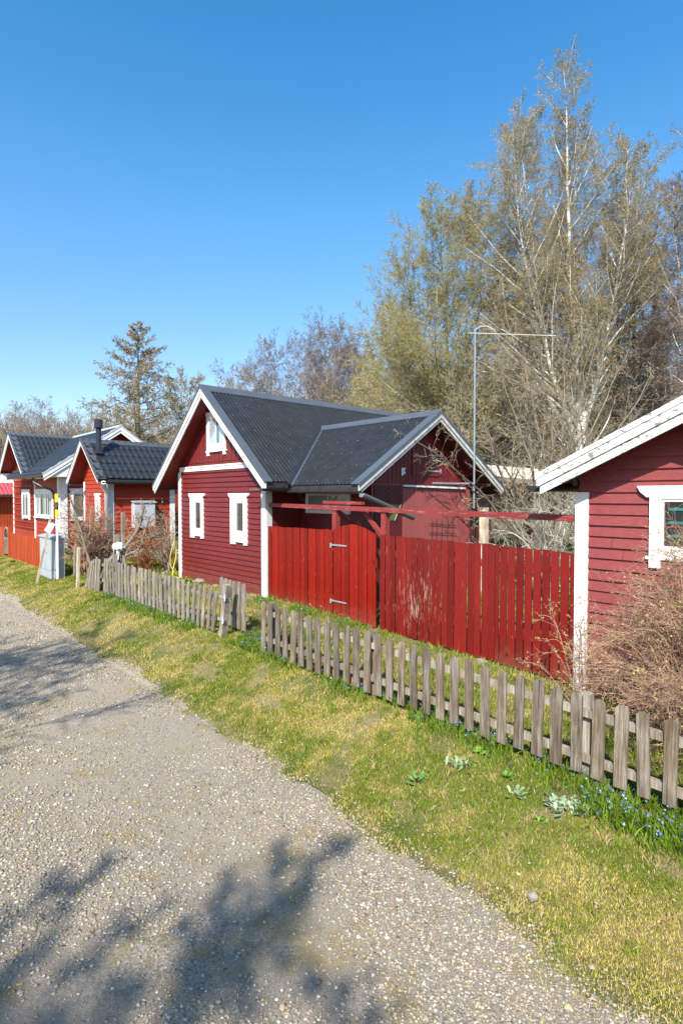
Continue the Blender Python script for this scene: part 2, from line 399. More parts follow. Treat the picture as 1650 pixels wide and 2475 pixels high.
# ------------------------------------------------------------------ cladding, roofs, windows
def clip(poly, ax, val, keep_gt):
    out = []
    for i in range(len(poly)):
        p, q = poly[i], poly[(i+1) % len(poly)]
        a = (p[ax] - val) * (1 if keep_gt else -1); b = (q[ax] - val) * (1 if keep_gt else -1)
        if a >= 0: out.append(p)
        if a * b < 0:
            t = a / (a - b); out.append((p[0]+(q[0]-p[0])*t, p[1]+(q[1]-p[1])*t))
    return out
def planeX(x): return lambda u, v, d: (x - d, u, v)      # wall that faces -x, u = y
def planeY(y): return lambda u, v, d: (u, y - d, v)      # wall that faces -y, u = x
def lap(mb, poly, place, pitch=.15, depth=.02, v0=None, mi=0):
    vs = [p[1] for p in poly]; v = min(vs) if v0 is None else v0; top = max(vs)
    while v < top:
        s = clip(clip(poly, 1, v, True), 1, v + pitch, False)
        if len(s) >= 3:
            jit = R.uniform(-.003, .003)
            def dep(y): return (depth + jit) * (1 - (y - v) / pitch) + .003
            us_ = [p[0] for p in s]; pieces = [s]
            if max(us_) - min(us_) > 1.2 and R.random() < .4:
                j = R.uniform(min(us_) + .3, max(us_) - .3); pieces = [clip(s, 0, j, False), clip(s, 0, j + .006, True)]
            for s2 in pieces:
                if len(s2) >= 3: mb.add([place(a, b, dep(b)) for a, b in s2], [tuple(range(len(s2)))], mi)
            lo = [p for p in s if abs(p[1] - v) < 1e-6]
            if len(lo) >= 2:
                a, b = min(p[0] for p in lo), max(p[0] for p in lo)
                mb.add([place(a, v, dep(v)), place(b, v, dep(v)), place(b, v + .004, 0), place(a, v + .004, 0)], [(0,1,2,3)], mi)
        v += pitch
def vboards(mb, poly, place, pitch=.1, gap=.012, depth=.02, mi=0, u0=None, alt=0.0):
    us = [p[0] for p in poly]; u = min(us) if u0 is None else u0; top = max(us); k = 0
    while u < top:
        s = clip(clip(poly, 0, u, True), 0, u + pitch - gap, False)
        if len(s) >= 3:
            mb.prism(s, place, 0.001, depth + R.uniform(-.002, .002) + (alt if k % 2 else 0), mi)
        u += pitch; k += 1

def sheet(mb_or_name, O, A, La, S, Ls, kind, mat, parent, lift=.02):
    O = np.array(O, float); A = np.array(A, float); S = np.array(S, float); N = np.cross(A, S); N /= np.linalg.norm(N)
    if N[2] < 0: N = -N
    if kind == 'corr':
        n = int(La / .095); u = np.concatenate([(np.arange(n)[:, None] + np.array([0, .50, .62, .86])[None]).ravel() * .095, [La]]); v = np.array([0, Ls]); h = np.concatenate([np.tile([0, 0, .021, .021], n), [0]])
        Hh = np.repeat(h[:, None], 2, 1)
    else:
        n = int(La / .2 * 8); u = np.linspace(0, La, n + 1)
        ks = np.arange(0, int(Ls / .40) + 1) * .40; vv = []
        for k in ks:
            for s_ in (0, .004, .14, .28, .394):
                if k + s_ < Ls: vv.append(k + s_)
        vv.append(Ls); v = np.array(vv)
        ph = (u / .2) % 1
        h = .020 * np.maximum(np.sin(ph * 2 * PI), -.25)
        st = .045 * (1 - (v % .40) / .40) - .045 * ((v % .40) < .002)
        Hh = h[:, None] + st[None, :]
    P = O[None, None] + u[:, None, None] * A + v[None, :, None] * S + (Hh + lift)[:, :, None] * N
    nu, nv = len(u), len(v); I, J = np.meshgrid(np.arange(nu-1), np.arange(nv-1), indexing='ij')
    q = np.stack([I*nv+J, (I+1)*nv+J, (I+1)*nv+J+1, I*nv+J+1], -1).reshape(-1, 4)
    V = P.reshape(-1, 3) - np.array(wloc(parent))
    if kind == 'corr':
        S1 = []; rng = np.random.default_rng(3)
        for s_ in np.arange(.12, Ls, .52):
            for a_ in np.arange(.3, La - .1, .304): S1.append(O + A*a_ + S*(s_ + rng.normal(0, .015)) + N*(lift + .022) - np.array(wloc(parent)))
        S1 = np.array(S1); r_ = .0065; oc = [A*r_, S*r_, -A*r_, -S*r_]; nv0 = len(V)
        sv_ = np.stack([S1 + o for o in oc] + [S1 + N*.012], 1).reshape(-1, 3); b_ = nv0 + np.arange(len(S1))[:, None, None]*5
        t_ = (b_ + np.array([[0,1,4],[1,2,4],[2,3,4],[3,0,4]])[None]).reshape(-1, 3)
        return link(mb_or_name, mesh_np(mb_or_name, np.concatenate([V, sv_]), q, t_, mats=[mat, GALV], tmat=np.ones(len(t_), int)), parent)
    return link(mb_or_name, mesh_np(mb_or_name, V, q, mats=[mat], smooth=False), parent)

FASC = simple('black_fascia_board', (.03,.031,.033), .6, .3, ns=8)
def gable_roof(root, fr, a0, a1, hw, zr, m, kind='corr', sheetmat=None, trim=TRIM, barge=WHITE, soff=SOFFIT, h1=.13, h2=.09, verge=.13, sides=(-1,1), hwl=None, ridge=True, boards_back=False):
    """fr(a,b,z) maps ridge-direction a, lateral b, height z to the world; a0 is the end that shows"""
    hwl = hwl or hw
    sheetmat = sheetmat or METAL
    W = {-1: hwl, 1: hw}
    for sd in sides:
        w = W[sd]
        O = np.array(fr(a0, sd*w, zr - m*w)); E = np.array(fr(a1, sd*w, zr - m*w)); T = np.array(fr(a0, 0, zr))
        La = np.linalg.norm(E - O); Ls = np.linalg.norm(T - O)
        sheet('roof_sheet', O, (E-O)/La, La, (T-O)/Ls, Ls, kind, sheetmat, root)
    pl = lambda d_off: (lambda u, v, d: fr(a0 + d_off + d, u, v))
    L = a1 - a0
    sg = 1 if L > 0 else -1
    mb = MB()
    for sd in sides:
        w = W[sd]
        mb.prism([(0, zr-.005), (sd*w, zr-m*w-.005), (sd*w, zr-m*w-.085), (0, zr-.085)], lambda u, v, d: fr(a0 + d, u, v), sg*.012, L - sg*.012)
    obj('soffit', mb, soff, root)
    for sd in sides:
        w = W[sd]; ze = zr - m*w; mb = MB()
        mb.prism([(sd*(w-.03), ze+.012), (sd*(w+.002), ze+.006), (sd*(w+.002), ze-.10), (sd*(w-.03), ze-.10)], lambda u, v, d: fr(a0 + d, u, v), sg*.022, L - sg*.02)
        obj('eave_board', mb, FASC, root)
    for sd in sides:
        w = W[sd]; mb = MB(); e = .03
        mb.prism([(0, zr+.02), (sd*(w+e), zr-m*(w+e)+.02), (sd*(w+e), zr-m*(w+e)+.02-h1), (0, zr+.02-h1)], lambda u, v, d: fr(a0 + d, u, v), -sg*.03, -sg*.0)
        mb.prism([(0, zr+.02-h1-.004), (sd*w, zr-m*w+.02-h1-.004), (sd*w, zr-m*w+.02-h1-h2), (0, zr+.02-h1-h2)], lambda u, v, d: fr(a0 + d, u, v), -sg*.008, sg*.02)
        obj('barge_board', mb, barge, root)
        if trim:
            mb = MB(); e = .045
            mb.prism([(0, zr+.045), (sd*(w+e), zr-m*(w+e)+.045), (sd*(w+e), zr-m*(w+e)+.062), (0, zr+.062)], lambda u, v, d: fr(a0 + d, u, v), -sg*.04, sg*verge)
            mb.prism([(0, zr-.0), (sd*(w+e), zr-m*(w+e)-.0), (sd*(w+e), zr-m*(w+e)+.0445), (0, zr+.0445)], lambda u, v, d: fr(a0 + d, u, v), -sg*.042, -sg*.034)
            obj('verge_trim', mb, trim, root)
    if ridge and trim:
        mb = MB()
        for sd in sides:
            mb.prism([(0, zr+.088), (sd*.15, zr-m*.15+.07), (sd*.15, zr-m*.15+.05), (0, zr+.066)], lambda u, v, d: fr(a0 + d, u, v), -sg*.045, L)
        obj('ridge_cap', mb, trim, root)
    return root

def window(root, pl, u0, u1, v0, v1, fw=.09, pane=None, cap=.07, foot=.06, curtains=False, mullions=(), frame=WHITE, sill=None, dark=DARKIN, d=.058, name='window', flare=True, label=None):
    """timber window on a wall: outer casing with a flared head and feet, sash, glass and what hangs behind it"""
    mb = MB()
    B = lambda a, b, c, e, d0, d1, mi=0: mb.prism([(a,c),(b,c),(b,e),(a,e)], pl, d0, d1, mi)
    p0, p1, q0, q1 = pane or (u0 + fw, u1 - fw, v0 + fw, v1 - fw)
    B(u0, p0, v0 - foot, v1, .0, d); B(p1, u1, v0 - foot, v1, .0, d)
    B(p0, p1, v0, q0, .0, d - .003); B(p0, p1, q1, v1, .0, d - .003)
    if flare:
        mb.prism([(u0 - .01, v1), (u1 + .01, v1), (u1 + cap, v1 + .05), (u1 + cap, v1 + .095), (u0 - cap, v1 + .095), (u0 - cap, v1 + .045)], pl, .0, d + .006)
    f = obj(name, mb, frame, root)
    if label: f['label'] = label
    s = MB(); t = .028
    bb = lambda a, b, c, e: s.prism([(a,c),(b,c),(b,e),(a,e)], pl, .0275, d - .014)
    bb(p0, p0+t, q0, q1); bb(p1-t, p1, q0, q1); bb(p0+t, p1-t, q0, q0+t); bb(p0+t, p1-t, q1-t, q1)
    for mu in mullions: bb(mu-.018, mu+.018, q0+t, q1-t)
    obj('sash', s, frame, f)
    g = MB(); g.add([pl(p0+t, q0+t, .042), pl(p1-t, q0+t, .042), pl(p1-t, q1-t, .042), pl(p0+t, q1-t, .042)], [(0,1,2,3)])
    obj('pane', g, GLASS, f)
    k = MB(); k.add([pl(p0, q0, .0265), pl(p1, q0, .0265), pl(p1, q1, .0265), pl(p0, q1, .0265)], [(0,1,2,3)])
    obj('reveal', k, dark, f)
    if curtains:
        c = MB(); n = 18
        for (c0, c1, cz0, cz1) in curtains:
            a0, a1 = p0 + (p1-p0)*c0, p0 + (p1-p0)*c1; z0, z1 = q0 + (q1-q0)*cz0, q0 + (q1-q0)*cz1
            vs = []
            for i in range(n+1):
                u = a0 + (a1-a0)*i/n; dd = .034 + .004*math.sin(i*1.9)
                vs += [pl(u, z0, dd), pl(u, z1, dd)]
            c.add(vs, [(2*i, 2*i+2, 2*i+3, 2*i+1) for i in range(n)], 0, True)
        obj('curtain', c, CURT, f)
    if sill:
        k = MB(); k.prism([(u0-.04, v0-.02), (u1+.04, v0-.02), (u1+.04, v0-.02+.03), (u0-.04, v0-.02+.03)], pl, .0, sill); obj('sill', k, frame, f)
    return f

def hinge_strap(mb, pl, u0, u1, v, h=.03, d0=.02, d1=.027, dirn=1):
    mb.prism([(u0, v-h/2), (u1, v-h/3), (u1+.02*dirn, v), (u1, v+h/3), (u0, v+h/2)], pl, d0, d1)
    mb.prism([(u0-.025, v-.06), (u0+.005, v-.06), (u0+.005, v+.06), (u0-.025, v+.06)], pl, d0, d1 - .002)

# ------------------------------------------------------------------ main red cottage
main = thing('cottage', 'dark red timber cottage with corrugated grey roof and small attic window in its gable', 'cottage', (6.5, 11.45, .4))
WX, YA, YB, YM = 6.5, 9.55, 13.35, 11.45
ZR, MS = 4.84, .853
def mfr(a, b, z): return (a, YM + b, z)
px_ = planeX(WX)
zr_ = lambda y: ZR - .09 - MS * abs(y - YM)
mb = MB()
mb.prism([(YA, .42), (YB, .42), (YB, zr_(YB)), (YM, zr_(YM)), (YA, zr_(YA))], px_, -.001, -8.0)
obj('wall', mb, RED_H, main)
mb = MB(); lap(mb, [(YA, .42), (YB, .42), (YB, 3.0), (YB, 3.0), (YB, 3.05), (YA, 3.05)], px_, .112, .027)
mb.prism([(YA+.01, .40), (YB-.01, .40), (YB-.01, .54), (YA+.01, .54)], px_, .0, .03)
obj('siding', mb, RED_H, main)
mb = MB(); vboards(mb, [(YA+.04, 3.24), (YB-.04, 3.24), (YB-.04, zr_(YB-.04)), (YM, zr_(YM)), (YA+.04, zr_(YA+.04))] if zr_(YA+.04) > 3.24 else [(YA+.13, 3.24), (YB-.13, 3.24), (YM, zr_(YM))], px_, .09, .006, .012, alt=.006)
obj('gable_boards', mb, RED_HV, main)
mb = MB()
mb.prism([(YA+.04, 3.05), (YB-.04, 3.05), (YB-.04, 3.13), (YA+.04, 3.13)], px_, .0, .035)
mb.prism([(YA+.0, 3.131), (YB-.0, 3.131), (YB-.12, 3.165), (YA+.12, 3.165)], px_, .0, .05)
obj('belt_board', mb, WHITE, main)
mb = MB()
mb.box(WX-.035, WX, YA-.03, YA+.12, .3, 3.045)
obj('corner_board', mb, WHITE, main)
mb = MB(); mb.box(WX+.001, WX+.13, YA-.034, YA-.0, .3, 3.0)
obj('corner_board', mb, simple('shaded_white_paint', (.55,.55,.53), .6, .12, ns=8), main)  # white board's side face, greyed in its colour to stand for shade
mb = MB(); mb.box(WX-.035, WX, YB-.11, YB+.03, .33, 3.045); mb.box(WX, WX+.1, YB, YB+.033, .33, 3.0)
obj('corner_board', mb, WHITE, main)
mb = MB(); lap(mb, [(WX+.13, .42), (WX+4.4, .42), (WX+4.4, 2.9), (WX+.13, 2.9)], planeY(YA), .112, .018)
obj('siding', mb, RED_H, main)
mb = MB()
mb.box(WX+.05, WX+7.8, YA+.1, YB-.1, .1, .42)
obj('foundation', mb, CONC, main)
gable_roof(main, mfr, 6.09, 14.4, 2.49, ZR, MS)
# windows
window(main, px_, 12.10, 12.72, 1.50, 2.42, pane=(12.20, 12.53, 1.66, 2.33), foot=.05, curtains=[(.74,.95,0,1)], name='window')
window(main, px_, 10.20, 10.85, 1.46, 2.42, pane=(10.32, 10.66, 1.68, 2.33), foot=.05, curtains=[(.76,.95,0,1)], name='window')
for (y0, zz) in ((12.60, (1.78, 2.2)), (10.73, (1.80, 2.18))):
    for z in zz:
        mb = MB(); mb.prism([(y0-.008, z-.035), (y0+.008, z-.035), (y0+.008, z+.035), (y0-.008, z+.035)], px_, .0585, .066); obj('window_hinge', mb, DARKGREY, main)
window(main, px_, 11.06, 11.88, 3.48, 4.28, fw=.07, pane=(11.15, 11.79, 3.62, 4.24), foot=.1, mullions=(11.47,), cap=.03, curtains=[(.04,.3,0,1),(.55,.95,0,1)], sill=.06, label='small two-light attic window with white curtains')
# eave board, gutter of main roof
mb = MB(); mb.box(6.12, 6.70, 8.985, 9.0, 2.60, 2.70); mb.box(6.12, 6.9, 9.0, 9.55, 2.57, 2.60)
obj('eave_board', mb, simple('mossy_grey_board', (.10,.10,.095), .8, .5, ns=14), main)
mb = MB(); mb.trough((5.98, 8.93, 2.60), (7.0, 8.93, 2.59), .055); mb.beam((6.5, 8.93, 2.64), (6.5, 8.99, 2.70), .02, .006)
mb.tube([(6.86, 8.93, 2.53), (6.9, 8.90, 2.40), (6.98, 8.95, 2.36)], .03, 8)
obj('gutter', mb, BLACK, main)
# cross wing
XR, ZW, MW = 8.82, 4.06, .655
def wfr(a, b, z): return (XR + b, a, z)
WL, WR, WF = 7.4, 10.42, 7.43
pw = planeY(WF); pl_ = planeX(WL)
zw_ = lambda x: ZW - .09 - MW * abs(x - XR)
mb = MB(); mb.prism([(WL, .35), (WR, .35), (WR, zw_(WR)), (XR, zw_(XR)), (WL, zw_(WL))], pw, -.001, -2.1)
obj('wing_wall', mb, RED_W, main)
mb = MB(); lap(mb, [(WF, .42), (YA-.02, .42), (YA-.02, 2.9), (WF, 2.9)], pl_, .112, .018); obj('wing_siding', mb, RED_H, main)
mb = MB(); vboards(mb, [(8.23, .35), (WR, .35), (WR, 2.60), (8.23, 2.60)], pw, .115, .012, .022); obj('wing_boards', mb, RED_W, main)
mb = MB(); vboards(mb, [(7.46, 2.70), (WR-.02, 2.70), (WR-.02, zw_(WR-.02)), (XR, zw_(XR)), (7.46, zw_(7.46))], pw, .115, .010, .03); obj('wing_gable_boards', mb, RED_HV, main)
mb = MB(); mb.beam((8.22, WF-.045, 2.655), (10.2, WF-.045, 2.62), .05, .035); obj('drip_rail', mb, WHITE, main)
# herringbone door
door = MB()
for k in range(-8, 26):
    for sd in (0, 1):
        c = .55 + k * .10
        strip = [(7.45, c), (7.83, c + .38), (7.83, c + .47), (7.45, c + .09)] if sd == 0 else [(8.21, c), (7.835, c + .375), (7.835, c + .465), (8.21, c + .09)]
        s_ = clip(clip(strip, 1, .5, True), 1, 2.66, False)
        if len(s_) >= 3: door.prism(s_, pw, .002, .022)
d_ = obj('door', door, RED_WD, main)
mb = MB(); mb.prism([(7.95, 2.30), (8.15, 2.28), (7.98, 2.0), (7.84, 1.98), (7.84, 2.3)], pw, .024, .032); obj('door_pane', mb, OLIVE, d_)
mb = MB(); mb.beam((8.165, WF-.036, 2.29), (7.985, WF-.036, 1.98), .01, .02, up=(0,1,0)); obj('door_pane_trim', mb, GALV, d_)
# loft hatch
mb = MB(); vboards(mb, [(8.48, 2.86), (9.34, 2.86), (9.34, 3.36), (8.48, 3.36)], pw, .115, .008, .05); hd = obj('loft_hatch', mb, RED_HV, main)
for z in (2.96, 3.28):
    mb = MB()
    mb.prism([(9.36, z-.018), (9.36, z+.018), (8.98, z+.012), (8.95, z), (8.98, z-.012)], pw, .052, .060)
    mb.prism([(9.34, z-.05), (9.38, z-.05), (9.38, z+.05), (9.34, z+.05)], pw, .03, .056); obj('hinge', mb, GALV, hd)
mb = MB(); mb.prism([(8.18, 2.84), (8.30, 2.90), (8.26, 2.94), (8.30, 3.0), (8.18, 3.0)], pw, .031, .036); obj('paper_scrap', mb, PLASTIC, main)
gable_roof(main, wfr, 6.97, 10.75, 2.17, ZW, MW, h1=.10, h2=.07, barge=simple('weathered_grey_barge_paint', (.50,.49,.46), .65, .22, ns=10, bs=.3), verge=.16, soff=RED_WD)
mb = MB()   # valley flashing, plus a black strip painted as the wing roof edge's shadow
va = Vector((6.63, 8.86, 2.63)); vb = Vector((8.83, 10.535, 4.06)); vd = (vb - va).normalized(); nm = Vector((0, -MS, 1)).normalized(); sv = vd.cross(nm)
if sv.x > 0: sv = -sv
for o0, o1, hh, mt in ((.028, .115, .05, BLACK), (-.012, .027, .062, TRIM)):
    mb = MB(); L_ = (vb - va).length
    mb.prism([(0, o0), (L_, o0), (L_, o1), (0, o1)], lambda u, v, d: tuple(va + vd*u + sv*v + nm*d), .02, hh)
    obj('valley_flashing_and_shade', mb, mt, main)
mb = MB()
mb = MB(); mb.box(6.69, 6.71, 7.0, 8.85, 2.56, 2.64); obj('wing_fascia', mb, DARKGREY, main)
mb = MB(); mb.trough((6.62, 6.95, 2.54), (6.62, 8.95, 2.56), .055)
for y in (7.2, 8.0, 8.7): mb.beam((6.57, y, 2.575), (6.70, y, 2.585), .02, .005)
obj('gutter', mb, BLACK, main)
mb = MB(); mb.trough((6.64, 6.90, 2.50), (7.93, 6.88, 2.08), .075); obj('loose_gutter', mb, simple('grey_gutter_metal', (.14,.155,.17), .35, .1, ns=3), main)['label'] = 'loose length of gutter sloping down from the wing eave'
mb = MB(); mb.trough((11.04, 6.95, 2.54), (11.04, 10, 2.56), .055)
mb.tube([(11.04, 7.3, 2.50), (11.0, 7.28, 2.30), (10.86, 7.3, 2.22), (10.6, 7.34, 2.12), (10.5, 7.34, 2.0), (10.5, 7.34, .5)], .038, 10)
obj('downpipe', mb, BLACK, main)
window(main, pl_, 7.98, 9.33, 2.10, 2.52, fw=.05, pane=(8.03, 9.28, 2.15, 2.49), foot=.0, mullions=(8.62,), flare=False, curtains=[(.0,1,.0,.3)], dark=simple('frosted_grey', (.42,.45,.47), .5, .1, ns=3), label='wide low wing window half hidden under the eave')

# antenna
ant = thing('tv_antenna', 'tall steel pole with a long television antenna boom, fixed to the cottage wing', 'antenna', (9.85, 6.9, 2.7))
mb = MB(); mb.tube([(9.85, 6.9, 2.2), (9.85, 6.9, 5.86)], .018, 10); obj('mast', mb, simple('blue_grey_pipe', (.16,.20,.23), .5, .1), ant)
boom = MB(); a0 = Vector((9.72, 6.98, 5.79)); a1 = Vector((11.25, 5.88, 5.79)); dn = (a1 - a0).normalized()
boom.beam(a0, a1, .017, .017); o_b = obj('boom', boom, simple('cream_metal', (.42,.40,.34), .5, .1), ant)
up_ = Vector((0,0,1))
for k in range(8):
    mb = MB(); c = a0 + dn * (.35 + k * .19); mb.tube([c - up_*.05, c + up_*.05], .004, 5); obj('dipole', mb, BLK, o_b)
mb = MB(); mb.tube([(9.85,6.9,5.86), (9.93,6.84,5.93), (10.05,6.76,5.95), (10.18,6.66,5.88), (10.2,6.64,5.80)], .006, 6); obj('cable', mb, PLASTIC, ant)
mb = MB(); mb.beam((9.12, WF-.04, 2.72), (9.95, WF-.05, 2.72), .03, .035); mb.beam((9.86, WF-.05, 2.72), (9.85, 6.9, 2.72), .03, .03); obj('bracket', mb, GALV, ant)

wt = thing('bars', 'small crossed black trellis hung on the pinkish board wall', 'bars', (9.55, WF-.04, 1.6))  # thin crossed black bars just off the wing wall
mb = MB()
for u in (9.1, 9.25, 9.42, 9.6, 9.78): mb.tube([(u, WF-.04, 1.35), (u+R.uniform(-.02,.02), WF-.05, 1.98)], .006, 5)
for z in (1.5, 1.68, 1.86): mb.tube([(9.0, WF-.05, z+.03), (9.9, WF-.05, z-.04)], .006, 5)
obj('grid', mb, BLK, wt)

# ------------------------------------------------------------------ right shed
shed = thing('shed', 'faded pinkish red shed with peeling white roof boards behind the twiggy bush', 'shed', (6.5, 1.9, .1))
SA, SB, SM = 3.083, .72, 1.9
mb = MB(); zs_ = lambda y: 3.36 - .09 - .465 * abs(y - SM)
mb.prism([(SA, 0), (SA, zs_(SA)), (SM, zs_(SM)), (SB, zs_(SB)), (SB, 0)], px_, -.001, -3.2); obj('wall', mb, RED_S, shed)
mb = MB(); lap(mb, [(SB, .12), (SA-.0, .12), (SA, zs_(SA)), (SM, zs_(SM)), (SB, zs_(SB))], px_, .125, .024); obj('siding', mb, RED_S, shed)
mb = MB(); mb.box(6.462, 6.5, 2.965, SA+.035, .16, 2.495); obj('corner_board', mb, paint('corner_white_paint', (.80,.79,.78), wear=(.2,.12,.1), amount=.03, stretch=(8,8,2), wscale=7, var=.05), shed)
mb = MB(); mb.box(6.5, 6.6, SA+.0, SA+.034, .16, 2.495); obj('corner_board', mb, RED_S, shed)
mb = MB(); mb.box(6.53, 9.6, SB+.08, SA-.08, 0, .12); obj('foundation', mb, CONC, shed)
def sfr(a, b, z): return (a, SM + b, z)
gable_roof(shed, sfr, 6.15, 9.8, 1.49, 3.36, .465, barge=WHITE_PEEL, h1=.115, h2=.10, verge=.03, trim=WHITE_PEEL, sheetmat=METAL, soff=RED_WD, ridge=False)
mb = MB(); mb.trough((6.09, 3.47, 2.57), (9.8, 3.47, 2.58), .07); obj('gutter', mb, BLACK, shed)
mb = MB(); mb.beam((6.52, 3.15, 2.62), (9.7, 3.15, 2.62), .05, .09); mb.tube([(6.72, 3.19, 2.55), (6.70, 3.15, 2.3), (6.72, 3.17, 2.1)], .03, 7); obj('eave_beam', mb, BARK, shed)
window(shed, px_, 1.47, 2.30, 1.80, 2.44, fw=.11, pane=(1.58, 2.19, 1.90, 2.42), foot=.11, cap=.06, mullions=(1.885,), sill=.05, flare=False)
mb = MB(); mb.prism([(1.38, 2.50), (1.44, 2.44), (2.33, 2.44), (2.40, 2.50), (2.43, 2.56), (1.34, 2.56)], px_, .0, .06); obj('window_head', mb, WHITE, shed)
mb = MB()
for z in (2.02, 2.16, 2.3): mb.box(6.466, 6.470, 1.62, 2.12, z, z+.03)
obj('shelf_things', mb, simple('teal_glass', (.05,.22,.2), .4, .3, ns=20), shed)

# ------------------------------------------------------------------ cottage with the black flue
c2 = thing('cottage', 'small orange-red cottage with a black flue on its tiled roof', 'cottage', (6.6, 19.7, .4))
W2, A2, B2, M2 = 6.6, 18.6, 20.9, 19.85
p2x = planeX(W2); p2y = planeY(A2); z2_ = lambda y: 4.29 - .09 - .84 * abs(y - M2)
mb = MB(); mb.prism([(A2, .5), (B2+.2, .5), (B2+.2, z2_(B2+.2)), (M2, z2_(M2)), (A2, z2_(A2))], p2x, -.001, -2.2); obj('wall', mb, ORANGE, c2)
mb = MB(); lap(mb, [(A2, .62), (B2, .62), (B2, z2_(B2)), (M2, z2_(M2)), (A2, z2_(A2))], p2x, .14, .02); obj('siding', mb, ORANGE, c2)
mb = MB(); lap(mb, [(W2, .62), (8.8, .62), (8.8, 2.9), (W2, 2.9)], p2y, .14, .02); obj('siding', mb, ORANGE, c2)
for bx in ((W2-.035, W2, A2-.03, A2+.14, .4, 2.9), (W2, W2+.15, A2-.034, A2, .4, 2.9), (8.66, 8.84, A2-.034, A2, .4, 2.9), (W2-.035, W2, B2-.04, B2+.08, .4, 2.95)):
    mb = MB(); mb.box(*bx); obj('corner_board', mb, WHITE, c2)
mb = MB(); mb.box(W2-.05, 8.9, A2-.06, B2, .3, .6); obj('plinth', mb, WHITE, c2)
def f2(a, b, z): return (a, M2 + b, z)
gable_roof(c2, f2, 6.15, 9.7, 1.55, 4.29, .84, kind='tile', sheetmat=TILE, trim=simple('dark_verge_metal', (.07,.075,.08), .4), h1=.09, h2=.06, verge=.26)
mb = MB(); mb.trough((6.25, 18.22, 2.90), (9.7, 18.22, 2.92), .06); obj('gutter', mb, BLACK, c2)
mb = MB(); mb.tube([(6.3, 18.2, 2.88), (6.34, 18.35, 2.75), (6.5, 18.5, 2.6), (6.5, 18.53, .55)], .075, 10); obj('downpipe', mb, WHITE, c2)
mb = MB(); mb.tube([(6.52, 19.25, 3.75), (6.52, 19.25, 4.72)], .085, 12); mb.tube([(6.52, 19.25, 4.70), (6.52, 19.25, 4.97)], .135, 14)
mb.tube([(6.52,19.25,3.85),(6.52,19.25,4.0)], [.16,.09], 12)
mb.beam((6.35, 19.05, 3.66), (6.98, 19.05, 3.66), .42, .02, up=(0,-.64,.77)); obj('flue', mb, BLACK, c2)
window(c2, p2x, 19.35, 19.75, 1.63, 2.45, fw=.08, sill=.05, mullions=(19.55,), name='window')
mb = MB(); mb.tube([(6.05, 20.7, 2.82), (6.05, 20.7, 2.86)], .06, 8); mb.beam((6.05,20.7,2.84),(6.4,20.7,2.84),.08,.04); mb.tube([(6.5,20.2,2.5),(6.35,20.2,2.62),(6.3,20.2,2.5)], .02, 6); obj('wall_lamp', mb, BLACK, c2)
mb = MB(); mb.beam((8.08, A2-.04, 2.40), (8.08, A2-.09, 2.22), .02, .02); mb.beam((8.36, A2-.04, 2.40), (8.36, A2-.09, 2.22), .02, .02); obj('coat_hook', mb, GALV, c2)
mbx = thing('meter_cabinet', 'pale grey metal meter cabinet hung on the dark red side wall', 'cabinet', (7.6, 18.4, 1.45))
mb = MB(); mb.box(7.32, 8.02, 18.30, 18.58, 1.40, 2.24); obj('body', mb, CABL, mbx)
mb = MB(); mb.box(7.34, 8.0, 18.285, 18.299, 1.42, 2.17); obj('door', mb, CABL, mbx)
mb = MB(); mb.beam((7.28, 18.43, 2.27), (8.06, 18.43, 2.27), .36, .03, up=(0,-.15,1)); obj('lid', mb, simple('dull_grey_lid', (.36,.40,.43), .4), mbx)
mb = MB(); mb.box(7.38, 7.98, 18.40, 18.56, 2.285, 2.31); obj('bracket', mb, GALV, mbx)

# ------------------------------------------------------------------ far-left cottage
c3 = thing('cottage', 'long orange-red cottage with two black tiled gables and a lattice wall', 'cottage', (6.6, 28, .4))
A3, B3, M3, Z3 = 27.5, 31.5, 29.48, 5.29
p3x = planeX(W2); z3_ = lambda y: Z3 - .09 - .77 * abs(y - M3)
mb = MB(); mb.prism([(A3, .3), (B3, .3), (B3, z3_(B3)), (M3, z3_(M3)), (A3, z3_(A3))], p3x, -.001, -8); obj('wall', mb, ORANGE, c3)
mb = MB(); lap(mb, [(A3, .6), (B3, .6), (B3, z3_(B3)), (M3, z3_(M3)), (A3, z3_(A3))], p3x, .16, .022); obj('siding', mb, ORANGE, c3)
def f3(a, b, z): return (a, M3 + b, z)
gable_roof(c3, f3, 6.0, 12.5, 2.43, Z3, .77, kind='tile', sheetmat=TILE, h1=.15, h2=.08, verge=.3)
for bx in ((W2-.04, W2, B3-.1, B3+.03, .4, 3.7), (W2-.05, W2, 27.42, 27.55, .4, 3.6)):
    mb = MB(); mb.box(*bx); obj('corner_board', mb, WHITE, c3)
mb = MB(); mb.box(W2-.045, W2, 27.55, 31.4, 3.32, 3.45); obj('belt_board', mb, WHITE, c3)
mb = MB(); mb.box(6.04, 6.6, 31.45, 31.9, 3.1, 3.55); obj('eave_box', mb, WHITE, c3)
mb = MB()
for k in range(15): mb.box(W2-.062, W2-.04, 27.75 + k*.24, 27.80 + k*.24, .9, 3.2)
for k in range(9): mb.box(W2-.083, W2-.063, 27.6, 31.3, 1.0 + k*.27, 1.05 + k*.27)
obj('lattice', mb, ORANGE, c3)
